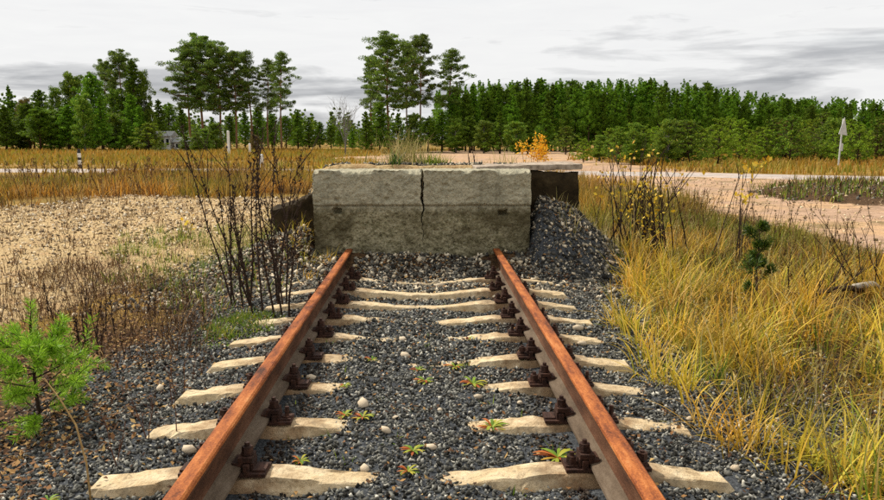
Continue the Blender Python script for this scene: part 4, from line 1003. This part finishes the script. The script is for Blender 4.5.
# young growth in front of the plantation
k = 0
px = 610
while px < 980:
    D = random.uniform(46, 60); m = random.choice(['y0', 'y1', 'y2', 'y0', 'y1', 'y2', 'y0', 'y2', 'b2', 'b0'])
    md, hm = {'b': (BROAD, 12), 'y': (YPINE, 3)}[m[0]]
    yt = random.uniform(112, 134) + (8 if px < 640 else 0)
    lab = 'waist-to-head-high young pine between the gravel road and the plantation' if m[0] == 'y' else ('brownish olive bush between the gravel road and the plantation' if m == 'b2' else 'leafy green bush between the gravel road and the plantation')
    plant('young_conifer' if m[0] == 'y' else 'roadside_bush', md[int(m[1])], px, yt, D, hm, lab, 'shrub', 'young growth along the gravel road', 1.25 if m[0] == 'y' else 1.5)
    px += random.uniform(6, 11)
for px, yt, D, m, ws in ((500, 112, 84, 'c2', 1.8), (516, 120, 82, 'b1', 1.7), (545, 108, 86, 'c0', 1.7), (528, 122, 84, 'c4', 2.0), (566, 126, 80, 'y1', 1.6), (584, 138, 52, 'y0', 1.5), (600, 134, 55, 'b0', 1.8), (668, 118, 45, 'b0', 1.4), (690, 120, 46, 'y1', 1.5), (484, 120, 85, 'b0', 1.6)):
    md, hm = {'c': (CONI, 10), 'b': (BROAD, 12), 'y': (YPINE, 3)}[m[0]]
    plant('forest_edge_bush', md[int(m[1])], px, yt, D, hm, ('bushy conifer' if m[0] in 'cy' else 'rounded green bush') + ' standing out from the edge of the plantation', 'shrub', 'bushes at the plantation edge', ws)

# ------------------------------------------------------------------ bare tree and bare/leafy shrubs
def branchy(mb, p, d, ln, rad, depth, r, curl=0.25, split=(2, 4), mi=None, tips=None, up=0.15):
    n = 4; pts = [Vector(p)]; dd = Vector(d)
    for i in range(n):
        dd = (dd + Vector((r.normal(0, curl * 0.35), r.normal(0, curl * 0.35), up * 0.3))).normalized(); pts.append(pts[-1] + dd * ln / n)
    mb.tube(pts, [rad * (1 - 0.16 * i) for i in range(n + 1)], 5 if depth > 1 else 4, mi, cap=True)
    if tips is not None: tips += pts[2:]
    if depth > 0:
        for k in range(r.integers(split[0], split[1] + 1)):
            q = pts[r.integers(2, n + 1)]; nd = (dd + Vector((r.normal(0, 0.55), r.normal(0, 0.55), r.normal(0.1, 0.3)))).normalized()
            branchy(mb, q, nd, ln * r.uniform(0.5, 0.75), rad * 0.5, depth - 1, r, curl, split, mi, tips, up)
def leaf_set(mb, tips, n, size, r, mi, spread=0.03):
    for k in range(n):
        c = Vector(tips[r.integers(0, len(tips))]) + Vector(r.normal(0, spread, 3))
        u = Vector(r.normal(size=3)).normalized(); w = u.cross(Vector(r.normal(size=3))).normalized(); l = size * r.uniform(0.6, 1.3)
        mb.add([c - u * l * 0.5, c + w * l * 0.3, c + u * l * 0.5, c - w * l * 0.3], [(0, 1, 2, 3)], mi)
def bare_tree():
    r = np.random.default_rng(8); x, D = at_px(345, 78), 78
    t = thing('bare_tree', (x, D, g1(x, D) - 0.05), 'leafless grey birch standing alone between the pine clumps', 'tree')
    mb = MB(); mb.tube([(0, 0, 0), (0.05, 0, 1.2), (0, 0.05, 2.6)], [0.09, 0.07, 0.04], 6)
    o = obj('trunk', mb.mesh('trunk', [BARK_GREY], True), t)
    mb = MB(); tips = []
    for k in range(16): branchy(mb, (0, 0, 1.0 + k * 0.12), (math.cos(k * 2.4) * 0.5, math.sin(k * 2.4) * 0.5, 1.0), 2.0, 0.035, 2, r, 0.25, (2, 4), 0, tips, 0.3)
    obj('crown', mb.mesh('crown', [BARK_GREY]), t)
bare_tree()
def shrub(name, base, h, n, lean, seed, label, cat, rad=0.006, stem=STEM_DARK, leafm=None, nleaf=0, lsize=0.04, depth=1, low_leaf=0.4, spread=0.08, group=None, bias=(0, 0), knobs=0, leaf_spread=0.03):
    r = np.random.default_rng(seed)
    t = thing(name, (base.x, base.y, g1(base.x, base.y) - 0.01), label, cat, group)
    alltips = []
    for k in range(n):
        mb = MB(); a = r.uniform(0, 6.28); tips = []
        d = Vector((math.cos(a) * lean * r.random() + bias[0], math.sin(a) * lean * r.random() + bias[1], 1)).normalized()
        p = Vector((r.normal(0, spread), r.normal(0, spread * 0.7), 0)); p.z = g1(base.x + p.x, base.y + p.y) - g1(base.x, base.y) - 0.01
        hh = h * r.uniform(0.6, 1.0)
        pts = [p]; dd = d
        for i in range(7): dd = (dd + Vector(r.normal(0, 0.07, 3))).normalized(); pts.append(pts[-1] + dd * hh / 7)
        mb.tube(pts, [rad * (1.15 - 0.13 * i) for i in range(8)], 5)
        for j in range(r.integers(3, 7) if depth else 0):
            q = pts[r.integers(2, 7)]; nd = (dd + Vector((r.normal(0, 0.45), r.normal(0, 0.45), 0.15))).normalized()
            branchy(mb, q, nd, hh * r.uniform(0.15, 0.35), rad * 0.5, depth - 1, r, 0.3, (1, 2), None, tips)
        tips += pts[3:]
        for j in range(knobs):                 # dried buds and seed heads along the stem
            i = r.integers(1, 7); q = pts[i].lerp(pts[i + 1], r.random()) + Vector(r.normal(0, rad * 1.3, 3)); s = rad * r.uniform(0.6, 1.5)
            u = Vector(r.normal(size=3)).normalized()
            u = (u + Vector((0, 0, 1.2))).normalized(); mb.tube([q - u * s * 1.4, q, q + u * s * 1.4], [s * 0.25, s * 0.6, s * 0.15], 5)
        o = obj('stem', mb.mesh('stem', [stem]), t)
        alltips += tips
    if leafm:
        mb = MB(); z0 = h * low_leaf; tp = [q for q in alltips if q.z > z0 * 0.5] or alltips
        leaf_set(mb, tp, nleaf, lsize, r, 0, leaf_spread)
        obj('leaves', mb.mesh('leaves', [leafm]), t)
    return t
# dark stalks left of the track
shrub('dried_stalk_clump', P(250, 306), 1.68, 13, 0.18, 61, 'tall dark dead stalks rising beside the rail and moss, broadest clump', 'stalks', 0.0078, knobs=80, spread=0.17, depth=1, bias=(-0.06, 0))
shrub('dried_stalk_clump', P(279, 314), 1.68, 3, 0.10, 62, 'tall pair of dark dead stalks nearest the rail', 'stalks', 0.008, knobs=80, spread=0.06, depth=1)
shrub('dried_stalk_clump', P(292, 262), 0.9, 3, 0.12, 63, 'short dark dead stalks in front of the slumped side wall', 'stalks', 0.008, knobs=20, spread=0.08, depth=1)
for k, (px, py, h, n) in enumerate(((98, 338, 0.52, 4), (76, 330, 0.40, 3), (120, 318, 0.42, 3), (45, 305, 0.34, 2), (150, 300, 0.35, 2))):
    shrub('dead_weed', P(px, py), h, n, 0.2, 70 + k, ['dark dead weed with several stalks behind the young pine', 'low dead weed touching the young pine', 'dead weed in the brown tangle on the track side', 'single dark dead weed on the sand', 'thin dead weed at the sand edge'][k], 'weed', 0.006, knobs=16, spread=0.06)
for k, (px, py, h, n) in enumerate(((150, 436, 0.34, 3), (178, 392, 0.36, 3), (118, 462, 0.28, 2), (205, 372, 0.26, 2))):
    shrub('reddish_twig', P(px, py), h, n, 0.35, 170 + k, ['thin reddish dead twigs between two sleeper ends', 'thin reddish dead twigs rising from leaf litter by the sleepers', 'short dead twigs at the ballast edge by the straw stem', 'tiny dead twigs beside the mossy patch'][k], 'twig', 0.003, STEM_RED, spread=0.04)
# willow right of the buffer
shrub('willow_shrub', P(645, 258), 1.55, 30, 0.60, 81, 'bushy willow of dark upright stems with yellow leaves right of the buffer', 'shrub', 0.0095, STEM_DARK, LEAF_YELLOW, 260, 0.055, 1, 0.25, 0.26, bias=(-0.05, 0), leaf_spread=0.07)
shrub('willow_shrub', P(600, 240), 1.1, 4, 0.2, 82, 'few thin bare stems beside the gravel flank of the buffer', 'shrub', 0.005, spread=0.1)
shrub('yellow_sapling', P(737, 262), 1.35, 4, 0.07, 83, 'slender sapling with yellow leaves at its tip', 'sapling', 0.008, STEM_DARK, LEAF_YELLOW, 40, 0.075, 1, 1.2, 0.05, leaf_spread=0.05)
shrub('bare_twig_shrub', P(872, 285), 1.15, 7, 0.55, 84, 'leaning bare twigs over the fallen branch', 'shrub', 0.006, spread=0.12, bias=(-0.25, 0))
shrub('bare_twig_shrub', P(815, 300), 0.5, 5, 0.5, 85, 'low dark leafless bush beside the fallen branch', 'shrub', 0.006, spread=0.12, knobs=6)
shrub('yellow_leaf_sprig', P(190, 236), 0.55, 2, 0.1, 86, 'thin sprig with yellow leaves on the sandy ground', 'sapling', 0.004, STEM_DARK, LEAF_YELLOW, 14, 0.07, 1, 0.9, 0.03)
b = P(537, 163); shrub('orange_bush', b, 1.75, 9, 0.45, 87, 'bright orange autumn bush behind the buffer', 'shrub', 0.012, STEM_DARK, LEAF_ORANGE, 620, 0.16, 1, 0.15, 0.35, leaf_spread=0.17)
shrub('yellow_roadside_sapling', P(622, 178), 1.5, 3, 0.15, 88, 'thin dark sapling on the verge by the gravel road', 'sapling', 0.009, STEM_DARK, LEAF_YELLOW, 20, 0.09, 1, 0.5, 0.1)
# tall weeds on the fill behind the buffer
def on_fill(px, y): return Vector((PV(px, 165, y).x, y, 0))
def tuft_thing(name, base, n, L, mat, seed, label, wd=0.007, lean=0.35, spread=0.09):
    r = np.random.default_rng(seed); x = base.x + r.normal(0, spread, n); y = base.y + r.normal(0, spread, n)
    o = blades(name, x, y, L * (0.5 + 0.6 * r.random(n)), np.full(n, wd), mat, seed, lean, 4, None, label, 'weed'); del o['kind']; return o
tuft_thing('bleached_weed', on_fill(404, BY + 1.6), 320, 0.52, G_PALE, 91, 'bleached feathery weed standing up behind the buffer', 0.006, 0.28, 0.13)
tuft_thing('green_weed', on_fill(432, BY + 1.25), 260, 0.20, G_GREEN, 92, 'low green weed cushion behind the crack of the buffer', 0.010, 0.6, 0.08)
tuft_thing('dark_weed', on_fill(394, BY + 1.0), 46, 0.24, NEED_DARK, 93, 'spiky dark green weed at the back edge of the buffer', 0.010, 0.5, 0.05)
shrub('forked_twig', on_fill(474, BY + 1.15), 0.26, 2, 0.5, 94, 'dark forked twig sticking up behind the buffer', 'twig', 0.009, depth=1, spread=0.03)

# ------------------------------------------------------------------ young pines
def young_pine(name, base, h, spread, seed, label, mat, nwh=4, nbr=5, needle=0.06, bark=BARK, ndl=170, wid=0.0032, ct=0.86, droop=0.55, cb=0.25, irr=0.0):
    r = np.random.default_rng(seed); z = g1(base.x, base.y)
    t = thing(name, (base.x, base.y, z - 0.01), label, 'pine')
    pts = [Vector((0.01 * math.sin(i * 2.1 + seed) * h, 0.01 * math.cos(i * 1.7) * h, h * i / 7)) for i in range(8)]
    def shoot(mb, a, b, r0, n, full=1.0):
        a, b = Vector(a), Vector(b); ax = (b - a).normalized()
        mb.tube([a, a.lerp(b, 0.5) + Vector(r.normal(0, 0.006, 3)), b], [r0, r0 * 0.75, r0 * 0.4], 5, 0)
        for k in range(n):
            f = 1 - full * r.random(); p = a.lerp(b, f)
            o = ax.cross(Vector(r.normal(size=3))).normalized(); d = (ax * r.uniform(0.45, 1.1) + o).normalized(); w = d.cross(Vector(r.normal(size=3))).normalized() * wid * 0.5
            l = needle * r.uniform(0.65, 1.15); mid = p + d * l * 0.55
            mb.add([p, mid + w, p + d * l, mid - w], [(0, 1, 2, 3)], 1)
    mb = MB(); mb.tube(pts, [0.012 * h / 0.7 * (1.1 - i * 0.12) for i in range(8)], 7, 0)
    shoot(mb, pts[4], pts[7] + Vector((0, 0, 0.04)), 0.004, int(ndl * 1.8), 1.0)
    obj('trunk', mb.mesh('trunk', [bark, mat]), t)
    for wv in range(nwh):
        f = cb + (ct - cb) * wv / max(1, nwh - 1); p0 = Vector((0, 0, h * f)); rr = spread * (1.05 - 0.72 * (f - cb) / (1 - cb))
        for k in range(nbr):
            a = 6.283 * k / nbr + wv * 0.9 + r.normal(0, 0.2); up = droop + 0.5 * f + r.normal(0, 0.1)
            d = Vector((math.cos(a), math.sin(a), up)).normalized(); ln = rr * r.uniform(0.8 - irr, 1.15 + irr)
            p0 = Vector((0, 0, h * min(0.95, f + r.normal(0, irr * 0.12))))
            mb = MB(); e = p0 + d * ln; shoot(mb, p0, e, 0.005, int(ndl * 1.2), 0.75)
            for q in range(3):
                s = p0.lerp(e, r.uniform(0.35, 0.85)); sd = (d + Vector(r.normal(0, 0.55, 3)) + Vector((0, 0, 0.35))).normalized()
                shoot(mb, s, s + sd * ln * r.uniform(0.35, 0.55), 0.003, int(ndl * 0.6), 1.0)
            obj('branch', mb.mesh('branch', [bark, mat]), t)
    return t
young_pine('young_pine', P(38, 412), 0.62, 0.36, 5, 'bright yellow-green young pine growing by the ballast edge', NEED_YOUNG, 4, 5, 0.05, STEM_DARK, 150, 0.0042, cb=0.13, droop=0.15, ct=0.62, irr=0.2)
young_pine('pine_seedling', P(755, 300), 0.82, 0.21, 9, 'small dark pine seedling standing in the golden grass', NEED_DARK, 4, 3, 0.062, BARK, 120, 0.005, cb=0.34, droop=0.75, ct=0.88, irr=0.45)

# ------------------------------------------------------------------ fallen branch, straw stem
def fallen_branch():
    r = np.random.default_rng(3); a = P(768, 296, 0); bb = P(862, 287, 0)
    t = thing('fallen_branch', (a.x, a.y, g1(a.x, a.y)), 'dark fallen branch lying in the grass with a bleached end', 'branch')
    mb = MB(); pts = []
    for i in range(9):
        p = a.lerp(bb, i / 8) + Vector(r.normal(0, 0.02, 3)); p.z = g1(p.x, p.y) + 0.13 + 0.025 * math.sin(i * 1.3); pts.append(p - t.location)
    mb.tube(pts, [0.012 + 0.0025 * i for i in range(9)], 7)
    for i in (2, 4, 5, 6): branchy(mb, pts[i], Vector((r.normal(0, 0.6), r.normal(0, 0.6), 0.5)).normalized(), 0.35, 0.009, 1, r)
    obj('limb', mb.mesh('limb', [STEM_DARK], True), t)
    mb = MB(); e = pts[8]; mb.tube([pts[7] + Vector((0, 0, 0.02)), e + Vector((0.05, 0, 0.05)), e + Vector((0.15, 0.05, 0.05)), e + Vector((0.21, 0.02, 0.02))], [0.025, 0.034, 0.030, 0.012], 8)
    obj('bleached_end', mb.mesh('bleached_end', [DRIFT], True), t)
fallen_branch()
def straw():
    p = P(92, 505); mb = MB(); z = g1(p.x, p.y)
    t0 = Vector((p.x, p.y, z)); q = PV(44, 378, p.y - 0.1) - t0; mid = PV(76, 425, p.y - 0.05) - t0
    mb.tube([(0, 0, -0.01), mid * 0.5 + Vector((0.01, 0, 0.03)), mid, mid.lerp(q, 0.5) + Vector((0, 0, 0.01)), q], [0.0045, 0.004, 0.0035, 0.003, 0.0015], 5)
    tag(obj('straw_stem', mb.mesh('straw_stem', [STEM_STRAW], True), None, t0), 'single long straw stem bent over in front of the young pine', 'stem')
straw()

# ------------------------------------------------------------------ rosettes of weeds between the rails
def rosette(px, py, s, seed, n=14):
    r = np.random.default_rng(seed); p = P(px, py, 0.02); z = g1(p.x, p.y)
    mb = MB()
    for k in range(n):
        a = 6.283 * k / n + r.normal(0, 0.25); L = s * r.uniform(0.5, 1.0); w = L * 0.11; up = r.uniform(0.15, 1.1)
        d = Vector((math.cos(a), math.sin(a), 0)); sd = Vector((-math.sin(a), math.cos(a), 0))
        vs = []
        for i in range(5):
            f = i / 4; c = d * L * f + Vector((0, 0, 0.012 + L * up * f * (1 - 0.75 * f))); ww = w * (0.35 + 1.3 * f) * (1.0 - f ** 3 * 0.9)
            vs += [c - sd * ww, c + sd * ww]
        mb.add(vs, [(2 * i, 2 * i + 1, 2 * i + 3, 2 * i + 2) for i in range(4)])
    o = obj('weed_rosette', mb.mesh('weed_rosette', [LEAF_ROSETTE], True), None, (p.x, p.y, z))
    tag(o, 'small red and green weed rosette in the ballast between the rails', 'weed', 'weed rosettes in the ballast')
for k, (px, py, s) in enumerate(((473, 386, 0.10), (492, 428, 0.11), (558, 454, 0.12), (425, 383, 0.08), (455, 366, 0.08), (345, 418, 0.06), (363, 424, 0.07), (336, 470, 0.07), (413, 455, 0.07), (408, 472, 0.06), (300, 455, 0.06), (372, 362, 0.06), (520, 470, 0.05), (560, 420, 0.05), (618, 360, 0.06), (48, 494, 0.06), (418, 368, 0.06), (345, 390, 0.05), (470, 340, 0.05))):
    rosette(px, py, s * 0.95, 200 + k, 20)

# ------------------------------------------------------------------ single pale stones
def single_stones():
    bv, bf = ico(); r = np.random.default_rng(12); ms = []
    for k in range(4):
        v = bv * (1 + 0.3 * (r.random((12, 1)) - 0.5)) * np.array([1, 0.75, 0.55]); ms.append(np_mesh('pale_stone', v, bf, [STONE_PALE]))
    L1 = 'cream stone lying on the dark ballast between the rails'; L2 = 'cream stone on the rubble at the foot of the buffer'; L3 = 'pale stone on the ballast outside the rails'
    for k, (px, py, s) in enumerate(((405, 357, 0.042), (403, 341, 0.035), (363, 406, 0.045), (311, 379, 0.035), (432, 449, 0.03), (386, 432, 0.03), (365, 470, 0.03), (440, 411, 0.022), (520, 404, 0.025), (396, 419, 0.02), (478, 398, 0.03),
                                     (482, 246, 0.07), (466, 250, 0.05), (440, 268, 0.05), (400, 271, 0.05), (372, 266, 0.045), (455, 278, 0.04), (420, 280, 0.04), (385, 280, 0.035), (350, 262, 0.04), (475, 272, 0.04), (560, 250, 0.05), (575, 240, 0.045), (545, 262, 0.05), (590, 262, 0.05), (565, 225, 0.04), (610, 275, 0.05), (300, 245, 0.05), (285, 262, 0.05), (268, 222, 0.09), (255, 228, 0.08),
                                     (190, 452, 0.04), (160, 390, 0.035), (735, 470, 0.03), (770, 430, 0.035), (690, 420, 0.025), (660, 470, 0.03), (578, 330, 0.05), (582, 345, 0.04))):
        zz = 0.02
        p = P(px, py, zz)
        for _ in range(4): p = P(px, py, g1(p.x, p.y))
        lab = L1 if k < 11 else (L2 if k < 31 else L3)
        tag(obj('pale_stone', ms[k % 4], None, (p.x, p.y, g1(p.x, p.y) + s * 0.3), (r.normal(0, 0.2), r.normal(0, 0.2), r.uniform(0, 6)), s), lab, 'stone', lab.replace('cream stone', 'cream stones').replace('pale stone', 'pale stones'))
single_stones()

# ------------------------------------------------------------------ roadside things
def striped_post(px, pyb, h, label):
    b = P(px, pyb, -0.1); t = thing('marker_post', (b.x, b.y, g1(b.x, b.y) - 0.02), label, 'post')
    bands = [(0, 0.22, 'B'), (0.22, 0.45, 'W'), (0.45, 0.58, 'B'), (0.58, 0.8, 'W'), (0.8, 1.0, 'B')]
    for a, c, k in bands:
        mb = MB(); mb.prism(10, 0.095, a * h, c * h, None, 0.095 if c < 1 else 0.075)
        obj('black_band' if k == 'B' else 'white_band', mb.mesh('band', [BLACK_PAINT if k == 'B' else WHITE_PAINT]), t)
striped_post(80, 168, 1.05, 'black and white striped marker post in the meadow by the road')
def white_post(px, pyb, h, r0, label):
    b = P(px, pyb, -0.1); mb = MB(); mb.prism(8, r0, 0, h - 0.06, None, r0 * 0.95); mb.prism(8, r0 * 0.95, h - 0.06, h, None, r0 * 0.5)
    tag(obj('white_post', mb.mesh('white_post', [WHITE_PAINT]), None, (b.x, b.y, g1(b.x, b.y) - 0.02)), label, 'post')
white_post(262, 168, 0.8, 0.10, 'short white post in the meadow behind the dead stalks')
white_post(229, 156, 2.35, 0.13, 'tall white post in front of the pines')
white_post(250, 154, 1.2, 0.12, 'white post beside the tall one before the pines')
def hut(px0, px1, D, zt, label, nwin):
    x0, x1 = at_px(px0, D), at_px(px1, D); w = x1 - x0; t = thing('hut', ((x0 + x1) / 2, D, g1(x0, D) - 0.05), label, 'hut')
    h = zt; mb = MB(); mb.box((-w / 2, 0, 0), (w / 2, 2.6, h)); obj('wall', mb.mesh('wall', [WHITE_PAINT]), t)
    mb = MB(); v = [(-w / 2 - 0.25, -0.3, h), (w / 2 + 0.25, -0.3, h), (w / 2 + 0.25, 2.9, h), (-w / 2 - 0.25, 2.9, h), (-w / 2 - 0.25, 1.3, h + 0.65), (w / 2 + 0.25, 1.3, h + 0.65)]
    mb.add(v, [(0, 1, 5, 4), (2, 3, 4, 5), (0, 4, 3), (1, 2, 5), (0, 3, 2, 1)]); obj('roof', mb.mesh('roof', [ROOF_GREY]), t)
    for k in range(nwin):
        cx = -w / 2 + w * (k + 0.5) / nwin; ww = w / nwin * 0.55
        mb = MB(); mb.box((cx - ww / 2 - 0.06, -0.04, h * 0.38), (cx + ww / 2 + 0.06, -0.002, h * 0.86)); wn = obj('window', mb.mesh('window', [WHITE_PAINT]), t)
        mb = MB(); mb.box((cx - ww / 2, -0.055, h * 0.42), (cx + ww / 2, -0.042, h * 0.82)); obj('pane', mb.mesh('pane', [GLASS_DARK]), wn)
hut(155, 170, 101, 2.0, 'small pale hut with dark windows at the edge of the wood', 3)
hut(174, 189, 101, 1.25, 'low pale shed between the hut and the tall pines', 2)
def road_sign():
    b = P(838, 168, -0.1); D = b.y; t = thing('road_sign', (b.x, D, g1(b.x, D) - 0.02), 'leaning triangular road sign seen from behind', 'sign')
    H = (139.5 - 116) * D / FPX + CAM_Z + 0.1; t.rotation_euler = (0, R(4), R(38))
    mb = MB(); mb.prism(8, 0.045, 0, H - 0.05); obj('pole', mb.mesh('pole', [METAL_GREY]), t)
    s = 0.52; mb = MB(); z = H - 0.9
    mb.add([(-s, -0.06, z), (s, -0.06, z), (0, -0.06, z + 0.92), (-s, -0.075, z), (s, -0.075, z), (0, -0.075, z + 0.92)], [(0, 1, 2), (5, 4, 3), (0, 3, 4, 1), (1, 4, 5, 2), (2, 5, 3, 0)])
    obj('plate', mb.mesh('plate', [METAL_GREY]), t)
    mb = MB(); mb.box((-0.16, -0.075, H - 1.75), (0.16, -0.06, H - 1.35)); obj('small_plate', mb.mesh('small_plate', [METAL_GREY]), t)
road_sign()
